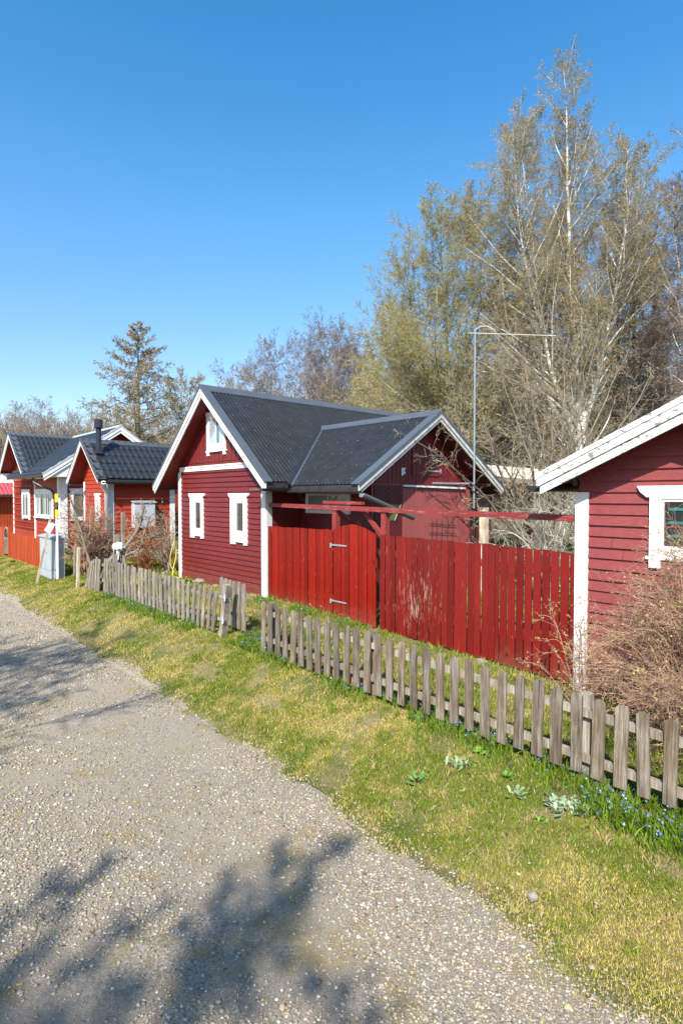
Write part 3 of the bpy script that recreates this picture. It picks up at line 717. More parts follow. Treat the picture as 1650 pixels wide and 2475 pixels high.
# wing of that cottage
F3, X3 = 23.9, 8.81
def w3(a, b, z): return (X3 + b, a, z)
p3y = planeY(F3); zx_ = lambda x: 5.3 - .09 - .69 * abs(x - X3)
mb = MB(); mb.prism([(W2, .3), (11.0, .3), (11.0, zx_(11)), (X3, zx_(X3)), (W2, zx_(W2))], p3y, -.001, -3.7); obj('wing_wall', mb, ORANGE, c3)
mb = MB(); lap(mb, [(W2, .6), (11, .6), (11, zx_(11)), (X3, zx_(X3)), (W2, zx_(W2))], p3y, .16, .022); obj('wing_siding', mb, ORANGE, c3)
mb = MB(); lap(mb, [(F3, .6), (27.4, .6), (27.4, 3.4), (F3, 3.4)], p3x, .16, .022); obj('wing_siding', mb, ORANGE, c3)
gable_roof(c3, w3, 23.4, 29.6, 2.9, 5.3, .69, kind='tile', sheetmat=TILE, h1=.16, h2=.12, verge=.12, soff=SOFFIT, trim=simple('pale_metal_trim', (.42,.44,.47), .4))
for bx in ((W2-.05, W2+.26, F3-.05, F3-.0, .4, 3.35), (W2-.05, W2-.0, F3+.0, F3+.2, .4, 3.35)):
    mb = MB(); mb.box(*bx); obj('corner_board', mb, WHITE, c3)
mb = MB(); mb.prism([(5.95, 3.20), (6.95, 3.20), (6.95, 3.95), (5.95, 3.28)], planeY(23.42), -.02, -.05); mb.box(6.95, 11, F3-.05, F3-.022, 3.2, 3.36); obj('eave_box', mb, WHITE, c3)
mb = MB(); mb.box(6.0, 6.6, 23.5, 27.0, 3.19, 3.22); obj('eave_soffit', mb, WHITE, c3)
mb = MB(); mb.trough((5.86, 23.4, 3.22), (5.86, 26.9, 3.24), .07)
mb.tube([(5.88, 24.9, 3.18), (5.9, 24.85, 3.0), (6.1, 24.6, 2.85), (6.4, 24.3, 2.7), (6.52, 24.2, 2.4), (6.52, 24.2, .6)], .05, 10); obj('downpipe', mb, BLACK, c3)
window(c3, p3x, 24.75, 27.35, 1.55, 2.66, fw=.1, mullions=(25.5, 26.15, 26.75), flare=True, cap=.05, sill=.14, foot=.0, curtains=[(.05,.2,0,1),(.36,.5,0,1),(.7,.95,0,1)], label='wide white framed window of several lights above a sloping sill')
window(c3, planeX(W2-.088), 28.05, 29.35, 1.45, 2.66, fw=.1, mullions=(28.7,), flare=True, cap=.05, curtains=[(.1,.3,0,1),(.6,.8,0,1)])
window(c3, p3y, 6.98, 7.62, 1.50, 2.66, fw=.1, flare=True, cap=.04, sill=.08, foot=.0, dark=simple('beige_blind', (.35,.28,.2), .7))
mb = MB(); mb.prism([(8.65, 4.3), (8.95, 4.3), (8.95, 4.6), (8.65, 4.6)], p3y, .02, .05); obj('gable_vent', mb, DARKGREY, c3)

# pink-roofed outbuilding at the far left
c4 = thing('outbuilding', 'low outbuilding with a pinkish red tiled roof behind the far cottage', 'outbuilding', (6.5, 38, .4))
mb = MB(); mb.box(5.6, 10, 36.8, 40, .2, 2.7); obj('wall', mb, ORANGE, c4)
mb = MB(); vboards(mb, [(5.6, .4), (10, .4), (10, 2.6), (5.6, 2.6)], planeY(36.8), .16, .02, .03); obj('boards', mb, ORANGE_F, c4)
mb = MB(); vboards(mb, [(36.8, .4), (40, .4), (40, 2.6), (36.8, 2.6)], planeX(5.6), .16, .02, .03); obj('boards', mb, ORANGE_F, c4)
def f4(a, b, z): return (a, 38.3 + b, z)
gable_roof(c4, f4, 5.2, 10.4, 2.1, 3.6, .52, kind='tile', sheetmat=PINK, h1=.1, h2=.08, trim=None)

# pale-roofed shelter behind the garden
sh = thing('shelter', 'low shelter with a pale corrugated roof among the trees behind', 'shelter', (17.5, 10.4, .4))
mb = MB()
for p in ((16.4, 9.8), (18.9, 8.2), (17.6, 12), (20, 10.2)): mb.beam((*p, .3), (*p, 2.85), .12, .12)
obj('post', mb, BARK, sh)
a = Vector((16.0, 10.3, 3.05)); b = Vector((19.4, 7.9, 2.75)); dd = (b - a); 
sheet('roof_sheet', a, np.array(dd.normalized()), dd.length, np.array(Vector((.56, .8, .22)).normalized()), 2.6, 'corr', simple('pale_fibre_cement', (.56,.50,.40), .9, .2, ns=5), sh)
mb = MB(); mb.beam(a - Vector((0,0,.06)), b - Vector((0,0,.06)), .05, .12); obj('fascia', mb, BARKL, sh)
# ------------------------------------------------------------------ red plank fence with gate
pf = thing('plank_fence', 'tall glossy red plank fence with an arched gate and an overhead rail', 'fence', (6.5, 6.3, .3))
def planks(ya, yb, zb, zt, pitch, gap, mat, name, parent, top=None, xf=6.49):
    mb = MB(); y = ya
    while y < yb - .03:
        w = min(pitch - gap, yb - y); dz = R.uniform(-.008, .008); dx = R.uniform(-.003, .003) + (.011 if int(round((y-ya)/pitch)) % 2 and pitch < .1175 else 0); k = (y - ya) / (yb - ya)
        t0 = (top(y) if top else zt(y)) + dz; t1 = (top(y + w) if top else zt(y + w)) + dz; b0 = zb(y) + R.uniform(-.012, .012); ln = R.uniform(-.004, .004)
        x0, x1 = xf + dx, xf + .022 + dx; c = .006
        vs = []
        for z0, z1, o in ((b0, b0, 0), (t0, t1, ln)):
            vs += [(x0 + c, y + o, z0), (x0, y + c + o, z0), (x0, y + w - c + o, z1 if z0 != b0 else b0), (x0 + c, y + w + o, z1 if z0 != b0 else b0), (x1, y + w + o, z1 if z0 != b0 else b0), (x1, y + o, z0)]
        mb.add(vs, [(5,4,3,2,1,0), (6,7,8,9,10,11)] + [(i, (i+1)%6, 6+(i+1)%6, 6+i) for i in range(6)])
        y += pitch
    return obj(name, mb, mat, parent)
lin = lambda y0, v0, y1, v1: (lambda y: v0 + (v1 - v0) * (y - y0) / (y1 - y0))
planks(7.50, 9.50, lin(7.5, .33, 9.5, .36), lin(7.5, 1.86, 9.5, 1.84), .1165, .015, RED_F, 'plank_panel', pf)
planks(4.22, 6.36, lin(4.2, .255, 6.4, .31), lin(4.2, 1.80, 6.4, 1.835), .112, .014, RED_F2, 'plank_panel', pf)['label'] = 'worn plank panel with bare streaks where the paint flaked off'
planks(3.09, 4.21, lin(3.09, .215, 4.2, .255), lin(3.09, 1.775, 4.2, 1.80), .1185, .018, RED_F3, 'plank_panel', pf)
gate = planks(6.42, 7.485, lambda y: .33, None, .107, .016, RED_F, 'gate', pf, top=lambda y: 1.825 + .05*(y-6.42)/1.06 + .125*math.sin(PI*min(1, max(0, (y-6.42)/1.06)))**1.2, xf=6.482)
gate['label'] = 'gate of bright red planks with an arched top'
for z in (1.60, .62):
    mb = MB(); mb.prism([(7.53, z-.016), (7.53, z+.016), (7.12, z+.012), (7.10, z), (7.12, z-.012)], planeX(6.482), .003, .010)
    mb.prism([(7.50, z-.05), (7.54, z-.05), (7.54, z+.03), (7.50, z+.03)], planeX(6.482), .003, .008)
    for u in (7.46, 7.3, 7.17): mb.prism([(u-.008, z-.008), (u+.008, z-.008), (u+.008, z+.008), (u-.008, z+.008)], planeX(6.482), .010, .016)
    obj('hinge', mb, GALV, gate)
mb = MB(); mb.box(6.45, 6.482, 6.38, 6.46, 1.40, 1.46); mb.box(6.44, 6.47, 6.35, 6.40, 1.30, 1.44); obj('latch', mb, RED_F2, gate)
for ya, yb in ((7.5, 9.5), (3.12, 6.36)):
    for z in (.62, 1.50):
        mb = MB(); mb.box(6.515, 6.55, ya, yb, z, z+.09); obj('rail', mb, RED_B, pf)
for y in (7.52, 6.32, 4.9):
    mb = MB(); mb.box(6.553, 6.65, y-.05, y+.05, .1, 2.215 if y > 6 else 1.7); obj('post', mb, RED_B, pf)
mb = MB(); mb.beam((6.58, 3.1, 2.185), (6.58, 9.49, 2.275), .10, .075); obj('overhead_rail', mb, RED_B, pf)
mb = MB(); mb.beam((6.66, 6.9, 2.33), (6.66, 7.9, 2.34), .09, .05); mb.beam((6.62, 6.35, 1.75), (6.75, 7.05, 2.28), .05, .07); obj('brace', mb, RED_B, pf)
mb = MB(); mb.beam((6.6, 7.5, 2.2), (7.9, 7.44, 1.5), .05, .06); obj('brace', mb, RED_B, pf)
gp = thing('post', 'grey weathered wooden post standing in front of the wing corner', 'post', (10.3, 6.95, .4))
mb = MB(); mb.box(10.22, 10.36, 6.88, 7.02, .35, 2.21); obj('shaft', mb, WOODP, gp)
gp2 = thing('post', 'dark rotten post standing on the lawn beyond the plank fence', 'post', (9.7, 5.35, .4))
mb = MB(); mb.box(9.64, 9.77, 5.29, 5.41, .3, 2.15); obj('shaft', mb, BARK, gp2)

# ------------------------------------------------------------------ picket fences
def picket_mesh(seed, w=.082, h=.66, t=.019):
    r = random.Random(seed); out = []
    out += [(-w/2, 0), (w/2 + r.uniform(-.004,.004), r.uniform(-.004,.004)), (w/2 - r.uniform(0,.004), h*.5), (w/2, h - w*.5)]
    pk = r.uniform(.75, 1.1)
    for k in range(1, 6):
        a = PI * k / 6; out.append((w/2*math.cos(a), h - w*.5 + w*.5*pk*math.sin(a)))
    out += [(-w/2, h - w*.5), (-w/2 + r.uniform(0,.003), h*.45)]
    mb = MB(); mb.prism(out, lambda u, v, d: (-d, u, v), 0, t)
    me = bpy.data.meshes.new('picket'); me.from_pydata(mb.v, [], mb.f); me.materials.append(WOOD); me.update(); return me
PM = [picket_mesh(i, w=.086 + .003*(i % 4)) for i in range(8)]
PML = []
for m_ in PM:
    c = m_.copy(); c.materials[0] = WOODL; PML.append(c)
def add_picket(root, x, y, z0, h, lean=0, tiltx=0, rz=0, light=False, wsc=1):
    o = link('picket', (PML if light else PM)[R.randrange(8)], root, (x - root.location.x, y - root.location.y, z0 - root.location.z), (lean, tiltx, rz), (1, wsc, h/.66)); return o
nf = thing('picket_fence', 'grey weathered picket fence in front of the red planks and shed', 'fence', (4.3, 3.5, .25))
ys = [6.365 - .1665*i for i in range(36)]
for i, y in enumerate(ys):
    h = .70 - .08*(6.365-y)/5; top = 1.045 - .13*(6.365-y)/5 + R.uniform(-.008,.008)
    add_picket(nf, 4.29, y, top - h, h, lean=R.uniform(-.022,.022), tiltx=R.uniform(-.012,.012), rz=R.uniform(-.05,.05))
for (ya, yb) in ((4.38, 6.40), (2.0, 4.38), (.5, 2.0)):
    for fr_ in (.24, .77):
        za = 1.045 - .13*(6.365-ya)/5 - fr_*.67; zb = 1.045 - .13*(6.365-yb)/5 - fr_*.67
        mb = MB(); mb.beam((4.32, ya+.001, za), (4.32, yb-.001, zb), .045, .06); obj('rail', mb, WOODL, nf)
for y in (6.30, 4.36, 2.0, .6):
    mb = MB(); t = 1.045 - .13*(6.365-y)/5; mb.box(4.345, 4.42, y-.04, y+.04, H(4.38, y)-.05, t - .03); obj('post', mb, WOODL if y < 3 else WOOD, nf)
ff = thing('picket_fence', 'pale grey picket fence leaning and broken at both ends, in front of the cottage', 'fence', (4.3, 10, .33))
y = 12.35; i = 0
while y > 7.66:
    g = H(4.3, y); k = (y - 7.7) / 4.7
    ln = (-.012 + R.uniform(-.02,.02)) + (.26 * max(0, (8.9 - y) / 1.3) if y < 8.9 else 0)
    add_picket(ff, 4.29, y + R.uniform(-.01,.01), g + .04 + R.uniform(-.01,.02), .66 + .08*k + R.uniform(-.015,.015), lean=ln, tiltx=R.uniform(-.02,.02), rz=R.uniform(-.06,.06), light=True, wsc=.95)
    y -= .165; i += 1
for k in range(10):    # fanned, collapsed pickets at the far end
    add_picket(ff, 4.27 - .012*(k % 2), 13.55 - .10*k, H(4.3, 13) + .02, .76 - .02*abs(k-6), lean=.55 - .055*k, tiltx=R.uniform(-.05,.05), light=True)
for k in range(4): add_picket(ff, 4.36, 12.75 - .1*k, H(4.3, 13) + .02, .62, lean=.3 - .05*k, light=True, wsc=.8)
for (ya, yb, o) in ((7.75, 9.6, 0), (9.6, 12.6, 0)):
    for z in (.22, .56):
        mb = MB(); mb.beam((4.32, ya+.001, H(4.3,ya)+z+.04*(ya-7.7)/4.7), (4.32, yb-.001, H(4.3,yb)+z+.04*(yb-7.7)/4.7), .04, .055); obj('rail', mb, WOODL, ff)
mb = MB(); mb.beam((4.33, 12.6, H(4.3,12.6)+.3), (4.30, 13.3, H(4.3,13)+.12), .04, .055); obj('rail', mb, WOODL, ff)
for y, hh in ((9.62, .74), (12.02, .86)):
    mb = MB(); mb.box(4.345, 4.42, y-.04, y+.04, H(4.38, y)-.05, H(4.38, y)+hh); obj('post', mb, WOODL, ff)
mb = MB(); mb.beam((4.30, 7.47, H(4.3,7.5)-.03), (4.30, 7.32, H(4.3,7.5)+.80), .10, .10, up=(1,0,0)); obj('post', mb, WOODL, ff)
for z, oy in ((.62, 7.36), (.28, 7.42)):
    mb = MB(); mb.box(4.235, 4.25, oy-.09, oy+.09, H(4.3,7.5)+z-.02, H(4.3,7.5)+z+.02); mb.tube([(4.24, oy-.06, H(4.3,7.5)+z-.05), (4.24, oy-.06, H(4.3,7.5)+z+.05)], .014, 8); obj('hinge', mb, GALV, ff)
pg = thing('picket_gate', 'small picket gate swung open against the inner side of its leaning post', 'gate', (4.5, 7.4, .33))
for k in range(6): add_picket(pg, 4.52 + .012*k, 7.22 + .15*k, H(4.5,7.4)+.10, .72, lean=R.uniform(-.02,.02), light=True)
for z in (.28, .62):
    mb = MB(); mb.beam((4.545, 7.15, H(4.5,7.4)+z), (4.61, 8.05, H(4.5,7.4)+z), .035, .06); obj('rail', mb, WOODL, pg)

# tall post with a plastic bag
tp = thing('post', 'tall grey fence post with a black pipe tied to it and white plastic on it', 'post', (4.52, 12.3, .36))
mb = MB(); mb.box(4.47, 4.58, 12.25, 12.36, .3, 1.62); obj('shaft', mb, WOODL, tp)
mb = MB(); mb.box(4.60, 4.66, 12.2, 12.27, 1.0, 2.1); obj('batten', mb, WOODL, tp)
mb = MB(); mb.tube([(4.46, 12.2, .95), (4.45, 12.2, 1.32)], .028, 8); obj('pipe', mb, BLACK, tp)
def blob(cx, cy, cz, rx, ry, rz_, seed=0, n=10, m=7, jit=.25):
    r = random.Random(seed); vs = []; fs = []
    for i in range(m+1):
        th = PI*i/m
        for k in range(n):
            q = 1 + r.uniform(-jit, jit); a = 2*PI*k/n
            vs.append((cx+rx*q*math.sin(th)*math.cos(a), cy+ry*q*math.sin(th)*math.sin(a), cz+rz_*q*math.cos(th)))
    for i in range(m):
        for k in range(n): fs.append((i*n+k, i*n+(k+1)%n, (i+1)*n+(k+1)%n, (i+1)*n+k))
    return vs, fs
bag = MB(); bag.add(*blob(4.52, 12.22, 1.36, .11, .1, .09, 3, 14, 9, .3)); bag.add(*blob(4.50, 12.2, 1.22, .04, .04, .12, 4, 10, 7, .3))
tag(obj('plastic_bag', bag, PLASTIC), 'crumpled white plastic bag tied round the tall grey post', 'plastic bag')

# stub post
sp = thing('post', 'short double board stub post left of the collapsed pickets', 'post', (4.16, 13.8, .35))
mb = MB(); mb.beam((4.16, 13.8, .3), (4.17, 13.72, 1.27), .09, .05, up=(1,0,0)); obj('board', mb, WOODP, sp)
mb = MB(); mb.beam((4.115, 13.85, .62), (4.125, 13.80, 1.30), .09, .04, up=(1,0,0)); obj('board', mb, WOODL, sp)

# ------------------------------------------------------------------ cable cabinet, stick, marker
cc = thing('cable_cabinet', 'grey green metal cable cabinet standing on the grass verge', 'cabinet', (4.24, 16.1, .36))
mb = MB(); mb.box(4.09, 4.39, 15.57, 16.68, .25, 1.40); obj('body', mb, CAB, cc)
mb = MB(); mb.add([(4.05,15.52,1.38),(4.43,15.52,1.38),(4.43,16.73,1.38),(4.05,16.73,1.38),(4.05,15.52,1.41),(4.43,15.52,1.41),(4.43,16.73,1.41),(4.05,16.73,1.41),(4.24,15.6,1.46),(4.24,16.65,1.46)],
      [(0,3,2,1),(0,1,5,4),(1,2,6,5),(2,3,7,6),(3,0,4,7),(4,5,8),(5,6,9,8),(6,7,9),(7,4,8,9)]); obj('lid', mb, CAB, cc)
for ya, yb in ((15.60, 16.10), (16.13, 16.65)):
    mb = MB(); mb.box(4.078, 4.0895, ya, yb, .55, 1.34); obj('door', mb, CAB, cc)
mb = MB(); mb.box(4.072, 4.0775, 15.66, 15.72, 1.12, 1.18); obj('warning_sticker', mb, YELLOW, cc)
mb = MB(); mb.tube([(4.10, 15.555, .62), (4.14, 15.545, .60), (4.16, 15.555, .56)], .006, 6); obj('ring', mb, GALV, cc)
ls = thing('stick', 'pale wooden stick with a small white board leaning on the cable cabinet', 'stick', (3.87, 15.2, .33))
mb = MB(); mb.beam((3.68, 15.35, .30), (4.06, 15.50, 1.95), .05, .03, up=(0,1,0)); obj('shaft', mb, WOODP, ls)
mb = MB(); mb.beam((3.93, 15.37, 1.55), (4.10, 15.50, 1.78), .16, .012, up=(0,1,.1)); obj('board', mb, WHITE, ls)
mk = thing('marker_pole', 'yellow and black banded marker pole standing against the cable cabinet', 'pole', (4.2, 15.5, .36))
mb = MB(); mb.tube([(4.20, 15.50, .30), (4.20, 15.50, 1.92)], .035, 10); obj('shaft', mb, CABL, mk)
for z0, z1, mt in ((1.92, 2.11, YELLOW), (2.11, 2.30, BLK), (2.30, 2.51, YELLOW)):
    mb = MB(); mb.tube([(4.20, 15.50, z0), (4.20, 15.50, z1)], .04, 10); obj('band', mb, mt, mk)

# ------------------------------------------------------------------ orange fence and arched gate
of = thing('slat_fence', 'low orange painted slat fence beside the far verge', 'fence', (4.43, 20, .38))
mb = MB(); y = 17.0
while y < 21.75:
    mb.box(4.42 - .012*(int(y/.088) % 2), 4.44, y, y+.056, .36, 1.21 + R.uniform(-.01,.01)); y += .088
obj('slat_panel', mb, ORANGE_F, of)
for z in (.55, 1.02):
    mb = MB(); mb.box(4.442, 4.475, 17.0, 21.7, z, z+.07); obj('rail', mb, ORANGE_F, of)
for yy in (21.85, 22.75):
    mb = MB(); mb.box(4.38, 4.50, yy-.06, yy+.06, .25, 1.42); obj('post', mb, ORANGE_F, of)
mb = MB(); y = 22.9
while y < 30:
    mb.box(4.42, 4.44, y, y+.068, .36, 1.35); y += .088
obj('slat_panel', mb, ORANGE_F, of)
ag = thing('garden_gate', 'small grey wooden gate with a rounded lattice top between orange posts', 'gate', (4.43, 22.3, .4))
mb = MB(); vboards(mb, [(21.96, .45), (22.64, .45), (22.64, .98), (21.96, .98)], planeX(4.45), .11, .01, .02); obj('board_panel', mb, WOOD, ag)
mb = MB(); pts = [(4.43, 21.95, .42)] + [(4.43, 22.30 - .35*math.cos(PI*k/12), 1.0 + .36*math.sin(PI*k/12)) for k in range(13)] + [(4.43, 22.65, .42)]
for a_, b_ in zip(pts[:-1], pts[1:]): mb.beam(a_, b_, .045, .055, up=(1,0,0))
mb.beam((4.43, 21.97, .99), (4.43, 22.63, .99), .04, .05); obj('frame', mb, WOODL, ag)
mb = MB()
for k in range(-5, 6):
    for s_ in (-1, 1):
        c = 22.3 + k*.1; mb.beam((4.43 + .008*s_, c - s_*.17, 1.0), (4.43 + .008*s_, c + s_*.0, 1.2), .012, .012)
obj('lattice', mb, WOOD, ag)

# ------------------------------------------------------------------ hose, stones, bricks, bench rail
mb = MB(); mb.tube([(6.42, 13.46, 1.52), (6.38, 13.5, 1.25), (6.32, 13.56, .95), (6.34, 13.6, .7), (6.42, 13.55, .5), (6.5, 13.5, .44)], .012, 8)
mb.tube([(6.44, 13.44, 1.30), (6.43, 13.47, .9), (6.36, 13.5, .6), (6.3, 13.4, .43), (6.36, 13.0, .43)], .012, 8)
tag(obj('garden_hose', mb, HOSE), 'yellow garden hose hanging at the far corner of the cottage', 'hose')
def stone(x, y, z, s, seed, mat, label, cat='stone', name='stone', group=None):
    mb = MB(); mb.add(*blob(x, y, z, s, s*1.2, s*.7, seed, 9, 6, .22)); return tag(obj(name, mb, mat), label, cat, group)
stone(6.44, 11.45, .36, .12, 1, ROCK, 'grey boulder under the middle of the cottage gable wall')
stone(6.46, 11.05, .34, .15, 2, CONC, 'pale concrete lump under the cottage gable wall')
stone(6.38, 12.15, .44, .10, 3, ROCK, 'small stone beneath the left window of the gable')
stone(6.44, 9.9, .34, .12, 5, ROCK, 'rough stone at the foot of the white cottage corner board')
stone(6.48, 6.30, .20, .10, 6, ROCK, 'stone at the foot of the post by the arched gate')
stone(6.40, 4.35, .21, .10, 8, ROCK, 'pale stone below the plain plank panel')
for k, (x, y, r_, s_) in enumerate(((4.42, 5.02, .3, 1), (4.50, 4.86, -.3, 1), (4.44, 4.70, .9, .9))):
    mb = MB(); mb.box(-.06, .06, -.12, .12, 0, .16 - .03*k)
    o = obj('brick', mb, BRICK); o.location = (x, y, H(x, y) + .01); o.rotation_euler = (.1*k, .08, r_)
    tag(o, ('orange brick standing behind the pickets, farthest of the three', 'orange brick behind the pickets, in the middle of its pile', 'orange brick behind the pickets, nearest to the mid post')[k], 'brick', 'bricks behind the picket fence')
tag(obj('stone', (lambda m: (m.add(*blob(3.08, 1.72, .045, .028, .035, .03, 9, 8, 5, .15)), m)[1])(MB()), ROCK), 'pale round stone lying on the dry grass verge', 'stone')
wr = thing('bench', 'low white bench rail beside the small cottage side wall', 'bench', (8.2, 17.6, .4))
mb = MB(); mb.box(7.6, 8.9, 17.6, 17.68, .55, .68); obj('seat', mb, WHITE, wr)
for x in (7.75, 8.78):
    mb = MB(); mb.box(x, x+.12, 17.55, 17.67, .3, .95 if x > 8 else .55); obj('leg', mb, WHITE, wr)
# ------------------------------------------------------------------ branching plants
def nrm(v): return v / np.maximum(np.linalg.norm(v, axis=-1, keepdims=True), 1e-9)
def spawn(rng, P, Rr, L, m, u0, u1, ang, dang, lf, lvar, up, jit, k, rr, env=None, tip=.25, absl=None, rmin=.002):
    n, K, _ = P.shape
    u = u0 + (u1 - u0) * ((np.arange(m)[None] + rng.random((n, m))) / m)
    x = u * (K - 1); i0 = np.minimum(x.astype(int), K - 2); f = (x - i0)[..., None]; r_ = np.arange(n)[:, None]
    pos = P[r_, i0] * (1 - f) + P[r_, i0 + 1] * f; tan = nrm(P[r_, i0 + 1] - P[r_, i0]); rad = Rr[r_, i0] * (1 - f[..., 0]) + Rr[r_, i0 + 1] * f[..., 0]
    ph = np.arange(m)[None] * 2.4 + rng.random((n, 1)) * 6.28 + rng.normal(0, .5, (n, m))
    ref = np.where(np.abs(tan[..., 2:3]) > .9, np.array([1., 0, 0]), np.array([0, 0, 1.])); b1 = nrm(np.cross(tan, ref)); b2 = np.cross(tan, b1)
    a = ang + rng.normal(0, dang, (n, m)); 
    d = np.cos(a)[..., None]*tan + np.sin(a)[..., None]*(np.cos(ph)[..., None]*b1 + np.sin(ph)[..., None]*b2)
    e = env(u) if env is not None else (1 - .6 * u)
    Ln = (L[:, None] * lf if absl is None else absl) * e * (1 + lvar * (rng.random((n, m)) - .5) * 2)
    pos = pos.reshape(-1, 3); d = d.reshape(-1, 3); Ln = Ln.ravel(); rad = rad.ravel(); N = len(pos)
    out = np.zeros((N, k, 3)); out[:, 0] = pos; st = (Ln / (k - 1))[:, None]
    for i in range(1, k):
        d = nrm(d + rng.normal(0, jit, (N, 3)) + np.array([0, 0, up])); out[:, i] = out[:, i-1] + d * st
    r0 = np.maximum(np.minimum(rad * rr, Ln * .02 + .002), rmin)
    R2 = r0[:, None] * np.linspace(1, tip, k)[None]; R2 = np.maximum(R2, rmin * .6)
    return out, R2, Ln
def polytubes(P, Rr, sides):
    n, k, _ = P.shape
    T = np.empty_like(P); T[:, 1:-1] = P[:, 2:] - P[:, :-2]; T[:, 0] = P[:, 1] - P[:, 0]; T[:, -1] = P[:, -1] - P[:, -2]; T = nrm(T)
    m = nrm(P[:, -1] - P[:, 0]); ref = np.where(np.abs(m[:, 2:3]) > .8, np.array([1., 0, 0]), np.array([0, 0, 1.]))[:, None]
    b1 = nrm(np.cross(T, ref)); b2 = np.cross(T, b1)
    a = np.arange(sides) * 2 * PI / sides
    V = P[:, :, None] + Rr[:, :, None, None] * (np.cos(a)[None, None, :, None] * b1[:, :, None] + np.sin(a)[None, None, :, None] * b2[:, :, None])
    I = np.arange(n)[:, None, None] * k * sides; J = np.arange(k-1)[None, :, None] * sides; S = np.arange(sides)[None, None]; S2 = (S + 1) % sides
    q = np.stack(np.broadcast_arrays(I+J+S, I+J+S2, I+J+sides+S2, I+J+sides+S), -1).reshape(-1, 4)
    return V.reshape(-1, 3), q
def merge(parts):
    V = []; Q = []; b = 0
    for v, q in parts: V.append(v); Q.append(q + b); b += len(v)
    return np.concatenate(V), np.concatenate(Q)
def leaves(rng, P, n, size, cols, dang=0):
    N, k, _ = P.shape; wl = np.linalg.norm(P[:, -1] - P[:, 0], axis=1); cw = np.cumsum(wl / wl.sum()); i = np.minimum(np.searchsorted(cw, rng.random(n)), N-1); f = rng.random(n) * (k - 1); i0 = np.minimum(f.astype(int), k-2); f = (f - i0)[:, None]
    c = P[i, i0] * (1-f) + P[i, i0+1] * f; s = size * (.6 + .8 * rng.random((n, 1)))
    a = nrm(rng.normal(0, 1, (n, 3)) - np.array([0, 0, dang])); b = nrm(np.cross(a, rng.normal(0, 1, (n, 3))))
    V = np.stack([c, c + a*s*.5 + b*s*.32, c + a*s, c + a*s*.5 - b*s*.32], 1).reshape(-1, 3)
    q = np.arange(n*4).reshape(-1, 4)
    cols = np.array(cols); w = rng.integers(0, len(cols), n); col = cols[w] * (.75 + .5 * rng.random((n, 1)))
    return V, q, np.repeat(col, 4, 0)
def resamp(pts, K):
    pts = np.array(pts, float); t = np.linspace(0, len(pts)-1, K); i = np.minimum(t.astype(int), len(pts)-2); f = (t-i)[:, None]
    p = pts[i]*(1-f) + pts[i+1]*f
    for _ in range(2): p[1:-1] = (p[:-2] + 2*p[1:-1] + p[2:]) / 4
    return p
def plant(seed, stems, levels, K=18, thick=1, leaf=None, mats=(BIRCH, TWIG), sides=(9, 5, 3, 3, 3, 3), jitter=.0):
    """stems: (points, r0, r1). levels: spawn settings. The first `thick` levels go to the trunk mesh, the rest to the crown mesh."""
    rng = np.random.default_rng(seed)
    P = np.stack([resamp(s[0], K) for s in stems])
    if jitter: P[:, 1:] += np.cumsum(rng.normal(0, jitter, (len(P), K-1, 3)), 1) * np.array([1, 1, .2])
    Rr = np.stack([(1-np.linspace(0, 1, K))**1.35 * (s[1]-s[2]) + s[2] for s in stems]); L = np.linalg.norm(np.diff(P, axis=1), axis=2).sum(1)
    tr = [polytubes(P, Rr, sides[0])]; cr = []; P_last = P
    for i, lv in enumerate(levels):
        kw = dict(lv); src = kw.pop('also_stems', False)
        P, Rr, L = spawn(rng, P, Rr, L, **kw)
        (tr if i < thick else cr).append(polytubes(P, Rr, sides[i+1])); P_last = P
    tv, tq = merge(tr); tm = mesh_np('trunk', tv, tq, mats=[mats[0]], smooth=True)
    cv, cq = merge(cr)
    if leaf:
        lvv, lq, lc = leaves(rng, P_last, **leaf); nb = len(cv)
        cols = np.ones((nb + len(lvv), 3)); cols[nb:] = lc
        cm = mesh_np('crown', np.concatenate([cv, lvv]), np.concatenate([cq, lq + nb]), mats=[mats[1], LEAF], qmat=np.concatenate([np.zeros(len(cq), int), np.ones(len(lq), int)]), colors=cols)
    else: cm = mesh_np('crown', cv, cq, mats=[mats[1]])
    return tm, cm
def put(name, label, cat, meshes, x, y, z=None, rz=0, sc=1, group=None, trunk='trunk', crown='crown'):
    o = thing(name, label, cat, (x, y, (H(x, y) - .05) if z is None else z), rz, group, sc)
    link(trunk, meshes[0], o); link(crown, meshes[1], o); return o

RT = np.array([.745, -.667]); FW = np.array([.667, .745])     # right and forward of the view, on the ground
def spot(px, D):
    t = (px - 784) / 1300; v = D * (FW + t * RT); return float(v[0]), float(v[1])
def zat(py, D): return 2.45 + (1140 - py) / 1300 * D

